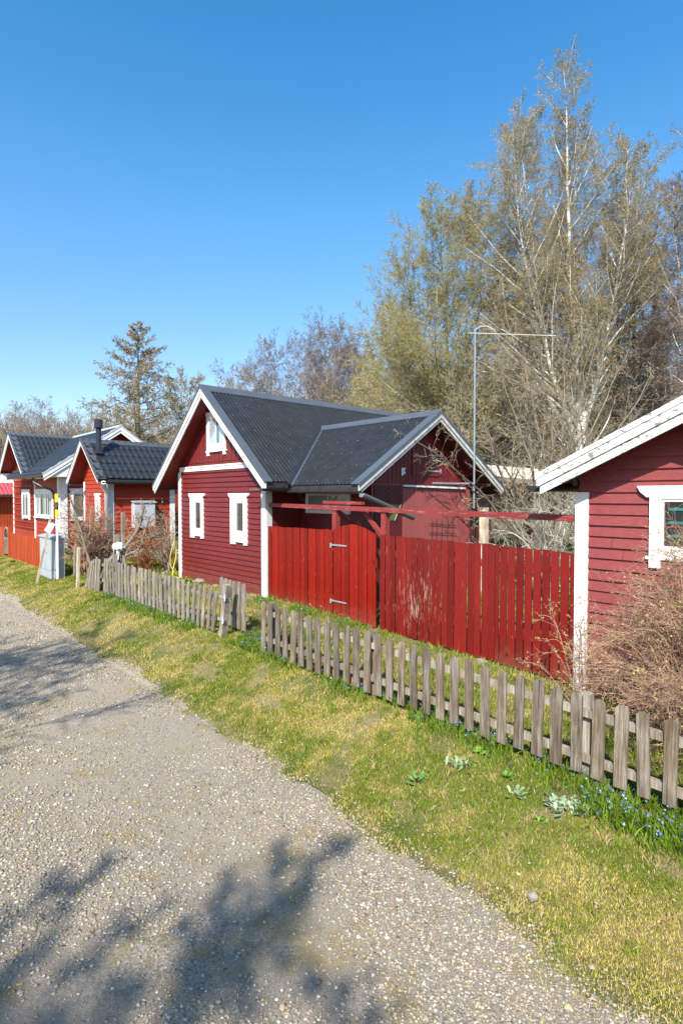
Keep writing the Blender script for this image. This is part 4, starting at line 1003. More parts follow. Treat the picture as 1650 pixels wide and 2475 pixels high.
YG = [(.56,.50,.17), (.50,.46,.12), (.62,.50,.24), (.50,.38,.20)]       # catkins and breaking leaves
YG2 = [(.56,.54,.09), (.46,.48,.07), (.58,.50,.15)]
OC = [(.52,.40,.17), (.44,.33,.14), (.46,.42,.16)]
BR = [(.32,.24,.16), (.38,.30,.21), (.26,.18,.13)]
def birch_env(u): return np.clip((1.12 - u) ** .65, .2, 1) * np.clip((u - .05) / .2, .4, 1)
def birch(seed, px, D, tops, spread, r0=.2, n1=44, dens=1.0, leafn=26000, cols=YG, mats=(BIRCH, TWIG), up1=.03, ang=.68, base_px=None, u0=.16, lsize=.045, twig=.0042):
    bx, by = spot(px, D); bz = H(bx, by) - .05; stems = []
    for (tx, ty, sx) in tops:
        ty = ty + spread * .28 * 1300 / D       # top seen at (tx, ty); sx bows the stem sideways
        p1 = np.array([*(np.array(spot(tx, D)) - np.array([bx, by])), zat(ty, D) - bz])
        if not stems:
            mid = p1 * .5 + np.array([RT[0]*sx, RT[1]*sx, 0]); q = p1 * .25 + np.array([RT[0]*sx*.9, RT[1]*sx*.9, 0])
            main_pts = [np.zeros(3), q, mid, p1*.78 + np.array([RT[0]*sx*.4, RT[1]*sx*.4, 0]), p1]
            stems.append(([tuple(p) for p in main_pts], r0, .012))
        else:       # a limb that leaves the trunk low down and curves up to its own top
            k = len(stems); f = (.62 + .42 * ((k * 37) % 10) / 10); i0 = int(f); o = main_pts[i0] + (main_pts[i0+1] - main_pts[i0]) * (f - i0)
            dpt = FW * (1.3 if k % 2 else -1.1); w_ = p1 - o
            a1 = o + w_ * [.38, .38, .22] + [dpt[0]*.25, dpt[1]*.25, 0]; a2 = o + w_ * [.72, .72, .5] + [dpt[0]*.7, dpt[1]*.7, 0]; a3 = o + w_ * [.92, .92, .78] + [dpt[0], dpt[1], 0]
            stems.append(([tuple(o), tuple(a1), tuple(a2), tuple(a3), tuple(p1 + [dpt[0], dpt[1], 0])], r0 * .48, .010))
    lv = [dict(m=n1, u0=u0, u1=.99, ang=ang, dang=.17, lf=0, absl=spread, lvar=.3, up=up1, jit=.08, k=8, rr=.52, env=birch_env, tip=.15, rmin=.008),
          dict(m=int(12*dens), u0=.12, u1=1., ang=.7, dang=.25, lf=.42, lvar=.4, up=.03, jit=.13, k=5, rr=.5, tip=.3, rmin=.0055),
          dict(m=8, u0=.12, u1=1., ang=.75, dang=.3, lf=.48, lvar=.4, up=-.03, jit=.18, k=4, rr=.55, tip=.4, rmin=twig*1.05),
          dict(m=5, u0=.1, u1=1., ang=.7, dang=.3, lf=.62, lvar=.5, up=-.14, jit=.2, k=3, rr=.6, tip=.6, rmin=twig*.85)]
    return plant(seed, stems, lv, leaf=dict(n=leafn, size=lsize, cols=cols), mats=mats, jitter=.045), (bx, by)
def put_b(label, mb_, name='birch_tree', cat='tree', group=None):
    (ms, (bx, by)) = mb_; return put(name, label, cat, ms, bx, by, group=group)

put_b('tallest birch with a pale trunk and slender high top, behind the shed roof', birch(1, 1345, 23, [(1278, 105, .1), (1212, 185, -.2), (1140, 290, -.5), (1355, 190, .5), (1392, 330, .9), (1078, 370, -.9)], 4.1, r0=.25, n1=48, leafn=300000, dens=1.0, lsize=.027, up1=.05))
put_b('birch with yellow green buds and a broad rounded crown, behind the cottage wing', birch(2, 1075, 25, [(1015, 430, -.1), (950, 520, -.6), (1085, 440, .3), (895, 640, -1.3), (985, 470, -.3)], 4.3, r0=.2, n1=36, leafn=240000, dens=1.0, cols=YG2, lsize=.028, mats=(BIRCHG, TWIG), ang=.8))
put_b('birch with a thin white trunk between the two biggest birches', birch(3, 1235, 24.5, [(1180, 560, -.2)], 4.6, r0=.15, n1=40, leafn=14000))
put_b('tall dark barked tree standing right of the tallest birch', birch(4, 1425, 25, [(1435, 345, .1), (1488, 410, .5), (1395, 450, -.3), (1515, 540, 1.0)], 4.0, r0=.19, n1=32, leafn=40000, dens=1.2, cols=BR, mats=(BARK, TWIGP), ang=.7), 'alder_tree')
put_b('tall bare birch at the right edge rising above the shed roof', birch(5, 1650, 22, [(1625, 190, .3), (1590, 330, -.4)], 3.8, r0=.2, n1=42, leafn=30000, cols=BR, mats=(BIRCH, TWIGP)))
put_b('purplish bare birch half hidden behind the shed roof peak', birch(6, 1540, 30, [(1500, 560, -.2), (1560, 640, .3)], 4.4, r0=.17, n1=28, leafn=6000, cols=BR, mats=(BIRCH, TWIGP)))
put_b('slim birch with ochre buds rising over the cottage roof ridge', birch(7, 825, 45, [(825, 775, .2)], 5.2, r0=.16, n1=34, leafn=16000, cols=OC, lsize=.09, twig=.008))
put_b('bare purplish birch, largest of those above the cottage ridge', birch(8, 738, 44, [(738, 720, .4), (690, 750, -.5), (778, 735, .5)], 6.6, r0=.19, n1=30, leafn=4000, cols=BR, mats=(BIRCH, TWIGP), twig=.008, ang=.6))
put_b('bare birch with two tops, leftmost above the cottage ridge', birch(9, 618, 46, [(630, 752, .3), (578, 800, -.4)], 6.2, r0=.18, n1=30, leafn=4000, cols=BR, mats=(BIRCH, TWIGP), twig=.008, ang=.65))
put_b('small birch with pale ochre buds above the meeting of the two cottage roofs', birch(10, 862, 42, [(858, 830, .1)], 5.2, r0=.14, n1=34, leafn=9000, cols=OC, lsize=.08, twig=.008))
put_b('pale budded birch just right of the larch', birch(11, 430, 44, [(428, 838, .1)], 4.6, r0=.13, n1=36, leafn=12000, cols=OC, lsize=.08, twig=.008))
put_b('greenish birch low between the ridge trees and the big birches', birch(12, 915, 34, [(905, 700, -.1)], 5.4, r0=.15, n1=36, leafn=22000, cols=YG, mats=(BIRCHG, TWIG), lsize=.07, twig=.006))
put_b('bare birch behind the television antenna boom', birch(13, 1150, 32, [(1140, 640, .1)], 5.2, r0=.16, n1=36, leafn=9000, cols=OC, twig=.006))
# larch
def larch():
    D = 38; px = 318; bx, by = spot(px, D); bz = H(bx, by); top = zat(738, D) - bz
    stems = [([(0,0,0), (0,0,top*.4), (.1,0,top*.75), (.05,0,top)], .26, .02)]
    env = lambda u: np.clip(1.12*(1-u)**.72, .05, 1) 
    lv = [dict(m=74, u0=.22, u1=.99, ang=1.45, dang=.16, lf=0, absl=4.4, lvar=.25, up=.05, jit=.05, k=8, rr=.3, env=env, tip=.2, rmin=.018),
          dict(m=22, u0=.1, u1=1., ang=.9, dang=.3, lf=.26, lvar=.4, up=-.16, jit=.12, k=4, rr=.6, tip=.5, rmin=.010),
          dict(m=7, u0=.1, u1=1., ang=.8, dang=.3, lf=.6, lvar=.5, up=-.22, jit=.2, k=3, rr=.7, tip=.6, rmin=.009)]
    return plant(21, stems, lv, leaf=dict(n=36000, size=.075, cols=[(.40,.31,.20), (.33,.27,.15), (.42,.38,.20)]), mats=(BARK, TWIG)), (bx, by)
put_b('larch with drooping twigs and a pointed top behind the small cottage', larch(), 'larch_tree')

# shared trees for the wood behind
def generic(seed, h, spread, n1, mats, leafn, cols, ang=.6, lsize=.06, nst=1, twig=.009, droop=-.1):
    rng = np.random.default_rng(seed); stems = []
    for i in range(nst):
        o = rng.normal(0, .5, 2) * (i > 0) * 1.5
        stems.append(([(0,0,0), (o[0]*.5, o[1]*.5, h*.3), (o[0]+rng.normal(0,.2), o[1]+rng.normal(0,.2), h*.65), (o[0]*1.2, o[1]*1.2, h*(1-.12*i))], .013*h, .012))
    lv = [dict(m=n1, u0=.2, u1=.98, ang=ang, dang=.18, lf=0, absl=spread, lvar=.35, up=.06, jit=.09, k=7, rr=.45, env=birch_env, tip=.2, rmin=.014),
          dict(m=9, u0=.15, u1=1., ang=.75, dang=.3, lf=.45, lvar=.4, up=.0, jit=.15, k=4, rr=.6, tip=.4, rmin=.011),
          dict(m=8, u0=.1, u1=1., ang=.75, dang=.3, lf=.6, lvar=.5, up=droop, jit=.2, k=3, rr=.6, tip=.6, rmin=twig)]
    return plant(seed, stems, lv, leaf=dict(n=leafn, size=lsize, cols=cols) if leafn else None, mats=mats, K=12, sides=(7,4,3,3,3))
VAR = [generic(31, 10, 3.9, 34, (BIRCH, TWIG), 5000, OC, nst=1), generic(32, 10, 4.2, 30, (BARK, TWIGP), 1500, BR, nst=2, ang=.75), generic(33, 10, 3.8, 34, (BIRCH, TWIGP), 2500, BR, nst=1, ang=.62),
       generic(34, 10, 4.1, 32, (BIRCHG, TWIG), 9000, YG, nst=2)]
THK = [generic(41, 4, 2.0, 18, (BARKL, TWIGT), 2500, BR, nst=4, ang=.7, twig=.009, droop=0), generic(42, 4, 2.3, 18, (BARK, TWIGP), 2500, OC, nst=5, ang=.8, twig=.009, droop=0)]
GRP = 'trees of the crowded wood behind the garden'
rr_ = random.Random(5)
LBL = ['white stemmed young birch in the crowded wood behind the garden', 'dark stemmed bare tree in the crowded wood behind the garden', 'purplish bare birch in the crowded wood behind the garden', 'greenish budding birch in the crowded wood behind the garden']
NM = ['birch_tree', 'bare_tree', 'birch_tree', 'birch_tree']
for i in range(58):
    px = 885 + (i + rr_.random()) / 58 * 760; D = rr_.choice([31, 36, 41, 47, 54]) + rr_.uniform(-2, 2); x, y = spot(px, D)
    ty = rr_.uniform(800, 930) if px < 1440 else rr_.uniform(850, 940)
    hgt_ = zat(ty, D) - H(x, y); v = rr_.choice([0, 0, 1, 2, 2, 3])
    s = max(.5, hgt_ / 10); sx = min(s, 1.0) * rr_.uniform(.8, 1.05)
    put(NM[v], LBL[v], 'tree', VAR[v], x, y, rz=rr_.uniform(0, 6.28), sc=(sx, sx, s), group=GRP)
for i in range(12):
    px = 520 + (i + rr_.random()) / 12 * 380; D = rr_.uniform(50, 62); x, y = spot(px, D); ty = rr_.uniform(865, 930)
    s = (zat(ty, D) - H(x, y)) / 10; v = rr_.choice([1, 2, 2, 0])
    put(NM[v], ['small white stemmed tree far behind the cottage ridge', 'dark bare tree far behind the cottage ridge', 'purplish bare birch far behind the cottage ridge'][v], 'tree', VAR[v], x, y, rz=rr_.uniform(0, 6.28), sc=(s*.9, s*.9, s), group='trees far behind the cottage ridge')
# far left thicket and its trees
for (px, D, ty, v, lb) in ((58, 80, 935, 2, 'purplish bare tree above the far cottage ridge, left of its twin'), (108, 80, 930, 2, 'purplish bare tree above the far cottage ridge, right of its twin'), (165, 85, 968, 1, 'low rounded bare tree between the far cottage and the larch'), (20, 85, 968, 1, 'low bare tree at the far left edge above the tiled gable')):
    x, y = spot(px, D); s = (zat(ty, D) - H(x, y)) / 10; put('bare_tree', lb, 'tree', VAR[v], x, y, rz=px, sc=(s*1.0, s*1.0, s))
def scatter_mass(seed, n, pxr, Dr, hr, mat, spread=1.6, twig=.012):
    rng = np.random.default_rng(seed); stems = []
    for i in range(n):
        px = rng.uniform(*pxr); D = rng.uniform(*Dr); x, y = spot(px, D); z = H(x, y); h = rng.uniform(*hr)
        o = rng.normal(0, .25*h, 2) * .6
        stems.append(([(x, y, z-.1), (x+o[0]*.4, y+o[1]*.4, z+h*.4), (x+o[0], y+o[1], z+h)], .02+.008*h, .012))
    lv = [dict(m=10, u0=.12, u1=.98, ang=.7, dang=.25, lf=0, absl=spread, lvar=.4, up=.05, jit=.14, k=5, rr=.6, env=lambda u: 1-.5*u, tip=.3, rmin=.012),
          dict(m=10, u0=.1, u1=1., ang=.8, dang=.3, lf=.5, lvar=.5, up=.0, jit=.2, k=3, rr=.7, tip=.5, rmin=twig)]
    P = np.stack([resamp(s[0], 6) for s in stems]); P[:, 1:] += np.cumsum(rng.normal(0, .05, (len(P), 5, 3)), 1)
    Rr = np.stack([np.linspace(s[1], s[2], 6) for s in stems]); L = np.ones(len(P)); parts = [polytubes(P, Rr, 4)]
    for l in lv:
        P, Rr, L = spawn(rng, P, Rr, L, **l); parts.append(polytubes(P, Rr, 3))
    v, q = merge(parts); return mesh_np('thicket', v, q, mats=[mat])
BARKM = simple('thicket_bark', (.24,.185,.13), .85, .45, ns=.8, bs=0)
for i, (a, c, lb) in enumerate((((860, 1620), (34, 62), 'tangled brown thicket of thin stems filling the wood behind the garden'), ((-60, 430), (72, 100), 'low brown thicket along the skyline behind the far cottages'))):
    o = link('woodland', scatter_mass(50+i, 900 if i == 0 else 520, a, c, (4, 10.5) if i == 0 else (9.5, 13.5), BARKM, spread=1.6 if i == 0 else 3.0, twig=.012 if i == 0 else .022)); tag(o, lb, 'woodland', kind='stuff')
# undergrowth shrubs beyond the lawn
for i in range(14):
    px = 1040 + (i + rr_.random())/14*330; D = rr_.uniform(19, 27); x, y = spot(px, D); s = rr_.uniform(.45, .8); v = i % 2
    put('bare_shrub', ['tan twiggy shrub in the undergrowth beyond the lawn', 'dark twiggy shrub in the undergrowth beyond the lawn'][v], 'shrub', THK[v], x, y, rz=rr_.uniform(0,6), sc=s, group='shrubs of the undergrowth beyond the lawn', trunk='stem', crown='branches')
# dark spruce
def spruce():
    stems = [([(0,0,0), (0,0,5), (0,0,10)], .2, .02)]
    lv = [dict(m=110, u0=.08, u1=.99, ang=1.6, dang=.12, lf=0, absl=2.6, lvar=.2, up=.02, jit=.04, k=6, rr=.3, env=lambda u: np.clip(1.05-u, .05, 1), tip=.3, rmin=.012),
          dict(m=14, u0=.1, u1=1., ang=.8, dang=.2, lf=.35, lvar=.3, up=-.05, jit=.08, k=3, rr=.6, tip=.5, rmin=.01)]
    return plant(61, stems, lv, leaf=dict(n=60000, size=.22, cols=[(.025,.045,.018), (.035,.06,.02), (.02,.035,.015)], dang=.5), mats=(BARK, BARK))
SPR = spruce()
for px, D, ty, lb in ((1505, 44, 800, 'dark green spruce behind the purplish birch'), (1620, 42, 740, 'dark green spruce at the right edge behind the shed roof')):
    x, y = spot(px, D); s = (zat(ty, D) - H(x, y)) / 10; put('spruce_tree', lb, 'tree', SPR, x, y, sc=(s, s, s))

# multi-stemmed garden tree behind the fence
def multi(seed, stems, lv, leaf, mats, thick=2, **k): return plant(seed, stems, lv, leaf=leaf, mats=mats, thick=thick, **k)
def garden_tree():
    D = 13.2; bx, by = spot(1262, D); rng = np.random.default_rng(71); stems = []
    tg = [(950,1010,10.5,.045), (1010,930,12,.05), (1075,880,12.5,.06), (1130,820,13,.055), (1180,800,13.6,.06), (1235,760,13,.05), (1290,790,14,.055), (1350,740,13,.05), (1395,840,13,.045), (1440,800,14,.05), (1120,1000,12,.05), (1330,880,12,.045), (1500,850,13.6,.04)]
    for (px, py, d, r) in tg:
        x, y = spot(px, d); p = np.array([x-bx, y-by, zat(py, d)-.4]); h = np.array([0,0,1.0])
        stems.append(([tuple(rng.normal(0,.1,3)*[1,1,0]), tuple(p*.22 + h*.35), tuple(p*.5 + h*.45 + rng.normal(0,.12,3)), tuple(p*.8 + h*.2), tuple(p)], r, .008))
    lv = [dict(m=13, u0=.22, u1=.97, ang=.8, dang=.25, lf=.34, lvar=.45, up=.06, jit=.13, k=6, rr=.5, tip=.25, rmin=.005),
          dict(m=8, u0=.12, u1=1., ang=.85, dang=.3, lf=.42, lvar=.5, up=.03, jit=.17, k=4, rr=.6, tip=.4, rmin=.0032),
          dict(m=4, u0=.15, u1=1., ang=.8, dang=.3, lf=.45, lvar=.5, up=.02, jit=.18, k=3, rr=.6, tip=.6, rmin=.0026)]
    return multi(71, stems, lv, dict(n=9000, size=.022, cols=[(.50,.42,.28), (.42,.40,.16), (.36,.28,.18)]), (BARKL, TWIGT), thick=1, jitter=.03), (bx, by)
put_b('bare many stemmed garden tree whose arching branches reach over the cottage wing', garden_tree(), 'fruit_tree')
def gnarly(seed, bx, by, n, rad, h, mats, r0=.035):
    rng = np.random.default_rng(seed); stems = []
    for i in range(n):
        a = i*2.4; e = np.array([math.cos(a)*rad*rng.uniform(.6,1.1), math.sin(a)*rad*rng.uniform(.6,1.1), h*rng.uniform(.5,1.1)])
        stems.append(([(0,0,0), tuple(e*[.25,.25,.55]+rng.normal(0,.06,3)), tuple(e*[.6,.6,1.0]+rng.normal(0,.1,3)), tuple(e)], r0*rng.uniform(.6,1.1), .007))
    lv = [dict(m=12, u0=.2, u1=.98, ang=1.0, dang=.3, lf=.4, lvar=.5, up=-.02, jit=.25, k=6, rr=.6, tip=.3, rmin=.005),
          dict(m=7, u0=.1, u1=1., ang=.9, dang=.3, lf=.45, lvar=.5, up=.04, jit=.28, k=4, rr=.6, tip=.5, rmin=.003)]
    return multi(seed, stems, lv, None, mats, thick=1, jitter=.02)
LICH = simple('lichen_covered_bark', (.36,.35,.27), .9, .4, ns=6, bs=.6, bscale=20)
put('apple_tree', 'low gnarled apple tree with lichen grey twigs under the overhead rail', 'tree', gnarly(81, 0, 0, 9, 1.25, 1.75, (LICH, LICH)), 9.35, 4.95)
put('apple_tree', 'low gnarled tree tangled on the lawn beside the pale roofed shelter', 'tree', gnarly(82, 0, 0, 9, 1.5, 2.3, (BARKL, TWIGT)), 11.6, 6.6)
put('apple_tree', 'stooping mossy tree right beside the white shed corner, beyond the planks', 'tree', gnarly(83, 0, 0, 8, 1.2, 1.9, (LICH, TWIGT)), 9.9, 4.25)

# bush in front of the shed
def twig_bush(seed, n, rad, h, dirb, mats, lv2=9, r0=.012, leafn=5000, cols=((.42,.42,.10), (.45,.32,.18)), arch=.35, bias=0.0, tw=.0026, jj=.13):
    rng = np.random.default_rng(seed); stems = []
    for i in range(n):
        a = rng.uniform(0, 6.28); q = math.sqrt(rng.uniform(.02, 1)) * rad; e = np.array([math.cos(a)*q + dirb[0]*q/rad, math.sin(a)*q + dirb[1]*q/rad, h*(1.05 - .75*(q/rad)**2)*rng.uniform(.65, 1.05)])
        b = rng.normal(0, .12*rad, 2)
        stems.append(([(b[0], b[1], 0), tuple(e*[.3,.3,.5] + [b[0]*.7, b[1]*.7, 0]), tuple(e*[.65,.65,.92] + [0,0,arch*.25]), tuple(e)], r0*rng.uniform(.6,1.2), .003))
    lv = [dict(m=lv2, u0=.2, u1=.98, ang=.55, dang=.25, lf=.38, lvar=.5, up=.02, jit=jj, k=6, rr=.6, tip=.4, rmin=tw*1.2),
          dict(m=7, u0=.1, u1=1., ang=.8, dang=.3, lf=.42, lvar=.5, up=.05, jit=jj*1.3, k=4, rr=.6, tip=.5, rmin=tw)]
    return plant(seed, stems, lv, K=10, leaf=dict(n=leafn, size=.02, cols=cols), mats=mats, thick=0, sides=(5,3,3,3))
put('bush', 'dense leafless twiggy bush with tiny buds in front of the shed wall', 'bush', twig_bush(91, 175, 1.2, 1.95, (-.1, 0), (TWIGB, TWIGB), lv2=15, leafn=14000, tw=.0018, r0=.008, jj=.22), 5.66, 1.42, sc=1, trunk='stem', crown='branches')
put('bush', 'thin budding shoots rising in front of the red planks beside the white shed corner', 'bush', twig_bush(92, 12, .6, 1.2, (-.1, .3), (TWIGB, TWIGB), lv2=5, leafn=1100, r0=.006, tw=.0018), 5.75, 2.65, trunk='stem', crown='branches')
# left garden shrubs
put('bush', 'large knobbly bare shrub between the cable cabinet and the small cottage', 'bush', twig_bush(93, 85, 1.0, 1.9, (0, 0), (TWIGB, TWIGB), lv2=7, leafn=2500, r0=.03, tw=.005), 5.0, 15.6, trunk='stem', crown='branches')
put('bush', 'thicket of reddish brown upright twigs in front of the meter cabinet wall', 'bush', twig_bush(94, 80, .75, 1.35, (0, 0), (TWIGR, TWIGR), lv2=6, leafn=1500, tw=.004), 6.5, 15.6, trunk='stem', crown='branches')
put('bush', 'shrub with withered brown leaves beside the far corner of the cottage', 'bush', twig_bush(95, 40, .55, 1.5, (0, 0), (TWIGT, TWIGT), lv2=6, leafn=1500, tw=.004, cols=((.20,.08,.04), (.30,.15,.07))), 6.75, 14.5, trunk='stem', crown='branches')
def limb():
    stems = [([(0,0,0), (.25,.2,.45), (.75,.1,.9), (1.05,.1,1.5), (1.0,0,1.9)], .075, .03), ([(0,0,0), (.5,-.1,.6), (.9,-.1,.75), (1.15,-.3,1.6)], .06, .02), ([(0,0,0), (-.3,.2,.6), (-.4,.2,1.4), (-.6,.3,2.2)], .05, .015)]
    lv = [dict(m=16, u0=.35, u1=1., ang=.9, dang=.3, lf=.45, lvar=.5, up=.06, jit=.14, k=6, rr=.45, tip=.3, rmin=.007),
          dict(m=7, u0=.1, u1=1., ang=.8, dang=.3, lf=.4, lvar=.5, up=.03, jit=.2, k=4, rr=.6, tip=.5, rmin=.005)]
    return plant(96, stems, lv, mats=(BARKL, TWIGT), leaf=dict(n=1200, size=.03, cols=[(.42,.36,.18), (.3,.2,.1)]), jitter=.015)
put('lilac_tree', 'crooked thick limbed bare lilac leaning right before the white downpipe', 'tree', limb(), 4.95, 14.4)

# trees behind the viewer that throw the shadows on the road
def shade(seed, h, spread, leafn, size): return generic(seed, h, spread, 26, (BARK, TWIG), leafn, YG, nst=2, ang=.9, lsize=size, twig=.012)
put('birch_tree', 'roadside tree behind the viewpoint shading the near gravel', 'tree', shade(101, 8.5, 3.4, 26000, .085), -6.95, -2.55)
put('bare_tree', 'roadside tree left of the road throwing streaky shade', 'tree', shade(102, 9, 3.2, 5000, .055), -5.2, 4.5)
# ------------------------------------------------------------------ gravel stones, grass, flowers
def stones_mesh():
    rng = np.random.default_rng(5)
    N = 330000
    y = .5 + 21 * rng.random(N) ** 1.9; x = rng.uniform(.0, 3.5, N)
    e = edge_x(y); d = fbm(x, y, .9, 21); along = np.minimum(np.abs(x - e + .33) / .36, np.abs(x - .85) / .5)
    pr = np.clip(1.15 - .42 * along, .16, 1) * sstep(d, .28, .6) * .85 + .07
    pr *= (x < e + .02 + .30 * rng.random(N) ** 3)
    pr = np.where(x < .19 * y - .3, 0, pr)
    k = rng.random(N) < pr; x, y = x[k], y[k]; N = len(x)
    s = (.0030 + .0078 * rng.random(N) ** 2.8) * (1 + .055 * y) ; big = rng.random(N) < .012; s[big] *= 1.8
    O = np.array([(1,0,0),(0,1,0),(-1,0,0),(0,-1,0),(0,0,1),(0,0,-1),(.65,.65,.45),(-.6,.6,.5),(-.6,-.65,.45),(.6,-.6,.5)], float)
    F = np.array([(0,6,4),(6,1,4),(1,7,4),(7,2,4),(2,8,4),(8,3,4),(3,9,4),(9,0,4),(0,1,6),(1,2,7),(2,3,8),(3,0,9)])
    J = O[None] * (1 + rng.uniform(-.28, .28, (N, 10, 1))) * rng.uniform(.6, 1.25, (N, 1, 3)) * np.array([1, 1, .72])
    a = rng.uniform(0, 6.28, N); c, s_ = np.cos(a)[:, None], np.sin(a)[:, None]
    X = J[..., 0]*c - J[..., 1]*s_; Y = J[..., 0]*s_ + J[..., 1]*c
    V = np.stack([X * s[:, None] + x[:, None], Y * s[:, None] + y[:, None], J[..., 2] * s[:, None] + (hgt(x, y) + s*.28)[:, None]], -1).reshape(-1, 3)
    T = (F[None] + (np.arange(N) * 10)[:, None, None]).reshape(-1, 3)
    pal = np.array([(.27,.23,.175), (.34,.30,.235), (.42,.375,.305), (.54,.49,.42), (.19,.165,.13), (.36,.27,.18), (.38,.25,.19), (.36,.29,.14)])
    col = pal[rng.choice(len(pal), N, p=[.24,.24,.16,.04,.13,.10,.02,.07])] * rng.uniform(.72, 1.15, (N, 1))
    return mesh_np('gravel_stones', V, tris=T, mats=[PEB], colors=np.repeat(col, 10, 0))
tag(link('gravel_stones', stones_mesh()), 'loose pale gravel lying on the road', 'gravel', kind='stuff')

def blades(rng, x, y, h, w, col, lean=.6, zoff=0):
    N = len(x); z = hgt(x, y) + zoff; a = rng.uniform(0, 6.28, N); b = rng.uniform(0, 6.28, N); l = np.abs(rng.normal(0, lean, N)) * h
    dx, dy = np.cos(a) * w / 2, np.sin(a) * w / 2
    P0 = np.stack([x - dx, y - dy, z - .003], -1); P1 = np.stack([x + dx, y + dy, z - .003], -1)
    P2 = np.stack([x + dx*.8 + np.cos(b)*l*.4, y + dy*.8 + np.sin(b)*l*.4, z + h*.6], -1); P3 = np.stack([x + np.cos(b)*l, y + np.sin(b)*l, z + h], -1)
    P4 = np.stack([x - dx*.8 + np.cos(b)*l*.4, y - dy*.8 + np.sin(b)*l*.4, z + h*.6], -1)
    V = np.stack([P0, P1, P2, P4, P3], 1).reshape(-1, 3); i = np.arange(N)[:, None] * 5
    return V, i + np.array([[0, 1, 2, 3]]), i + np.array([[3, 2, 4]]), np.repeat(col, 5, 0)
GREEN = np.array([.17,.235,.015]); YEL = np.array([.46,.40,.055]); STRAW = np.array([.58,.45,.20]); BRN = np.array([.26,.18,.095])
def grass_cols(rng, x, y, N):
    g = fbm(x, y, .75, 31); f = fbm(x, y, .16, 37); q = fbm(x, y, 2.2, 41)
    s = .45 * g + .42 * f + .22 * q + .05
    edge = np.clip((3.75 - x) / .8, 0, 1) * .16
    t = np.clip((s - .565 + edge) / .2, 0, 1)[:, None]; r = rng.random((N, 1))
    c = GREEN * (1 - t) + YEL * t
    st = (rng.random(N) < np.clip((.10 + .42 * sstep(s + edge, .60, .76)), 0, 1))[:, None]
    c = np.where(st, STRAW, c); c = np.where(rng.random((N, 1)) < .05, BRN, c)
    return c * (.7 + .6 * r), t[:, 0]
def lawn():
    rng = np.random.default_rng(8); Vs = []; Qs = []; Ts = []; Cs = []; b = 0
    def add(N, x, y, hh, ww, lean=.8):
        nonlocal b
        c, t = grass_cols(rng, x, y, len(x)); h = hh * (.5 + rng.random(len(x))) * (1.2 - .45 * t)
        bare = fbm(x, y, .4, 51); k = (rng.random(len(x)) < sstep(bare, .31, .47) * .9 + .10); k &= ~((x > 6.42) & (y > 9.5) & (y < 13.4)) & ~((x > 6.45) & (y < 3.1) & (x < 9.8))
        x, y, h, c = x[k], y[k], h[k], c[k]; w = ww * (1 + .09 * y)
        V, q, t3, cc = blades(rng, x, y, h, w, c, lean); Vs.append(V); Qs.append(q + b); Ts.append(t3 + b); Cs.append(cc); b += len(V)
    N = 240000; y = .6 + 7 * rng.random(N) ** 1.25; x = rng.uniform(2.4, 4.6, N); e = edge_x(y); k = rng.random(N) < sstep(x, e - .2, e + .42); add(0, x[k], y[k], .019, .0042)
    N = 130000; y = rng.uniform(7.0, 25, N); x = rng.uniform(2.75, 4.9, N); e = edge_x(y); k = rng.random(N) < sstep(x, e - .12, e + .25); add(0, x[k], y[k], .03, .0045)
    N = 60000; y = rng.uniform(.8, 14.5, N); x = rng.uniform(4.45, 6.6, N); add(0, x, y, .04, .005, .6)
    N = 26000; y = rng.uniform(12.5, 20, N); x = rng.uniform(4.5, 9, N); add(0, x, y, .05, .008, .6)
    N = 26000; y = rng.uniform(.8, 12, N); x = rng.uniform(.2, 3.0, N); m = fbm(x, y, .5, 61) + .10 * np.exp(-((x - .75) / .35) ** 2); k = m > .63; add(0, x[k], y[k], .012, .005)
    tx = rng.uniform(2.9, 6.3, 420); ty_ = .9 + 12 * rng.random(420) ** 1.2; kk = tx > edge_x(ty_) + .1; tx, ty_ = tx[kk], ty_[kk]
    x = np.repeat(tx, 26) + rng.normal(0, .018, len(tx)*26); y = np.repeat(ty_, 26) + rng.normal(0, .018, len(tx)*26); c, t = grass_cols(rng, x, y, len(x)); tc = rng.random(len(tx)) < .4
    c = np.where(np.repeat(tc, 26)[:, None], STRAW * .9, c * np.array([.8, .95, 1])); V, q, t3, cc = blades(rng, x, y, .035 + .04 * rng.random(len(x)), np.full(len(x), .0045), c, .8); Vs.append(V); Qs.append(q + b); Ts.append(t3 + b); Cs.append(cc); b += len(V)
    V = np.concatenate(Vs); return mesh_np('grass', V, np.concatenate(Qs), np.concatenate(Ts), mats=[GRASSM], colors=np.concatenate(Cs))
tag(link('grass', lawn()), 'short yellow green grass on the verge and in the garden', 'grass', kind='stuff')

def far_lawn():
    rng = np.random.default_rng(9); N = 60000; x = rng.uniform(8, 30, N); y = rng.uniform(1.5, 14, N); c, t = grass_cols(rng, x, y, N); c = c * np.array([.8, 1.05, .9])
    V, q, t3, cc = blades(rng, x, y, .06 * (.5 + rng.random(N)), np.full(N, .02), c, .6); return mesh_np('grass', V, q, t3, mats=[GRASSM], colors=cc)
tag(link('grass', far_lawn()), 'green garden lawn seen beyond the plank fence', 'grass', kind='stuff')

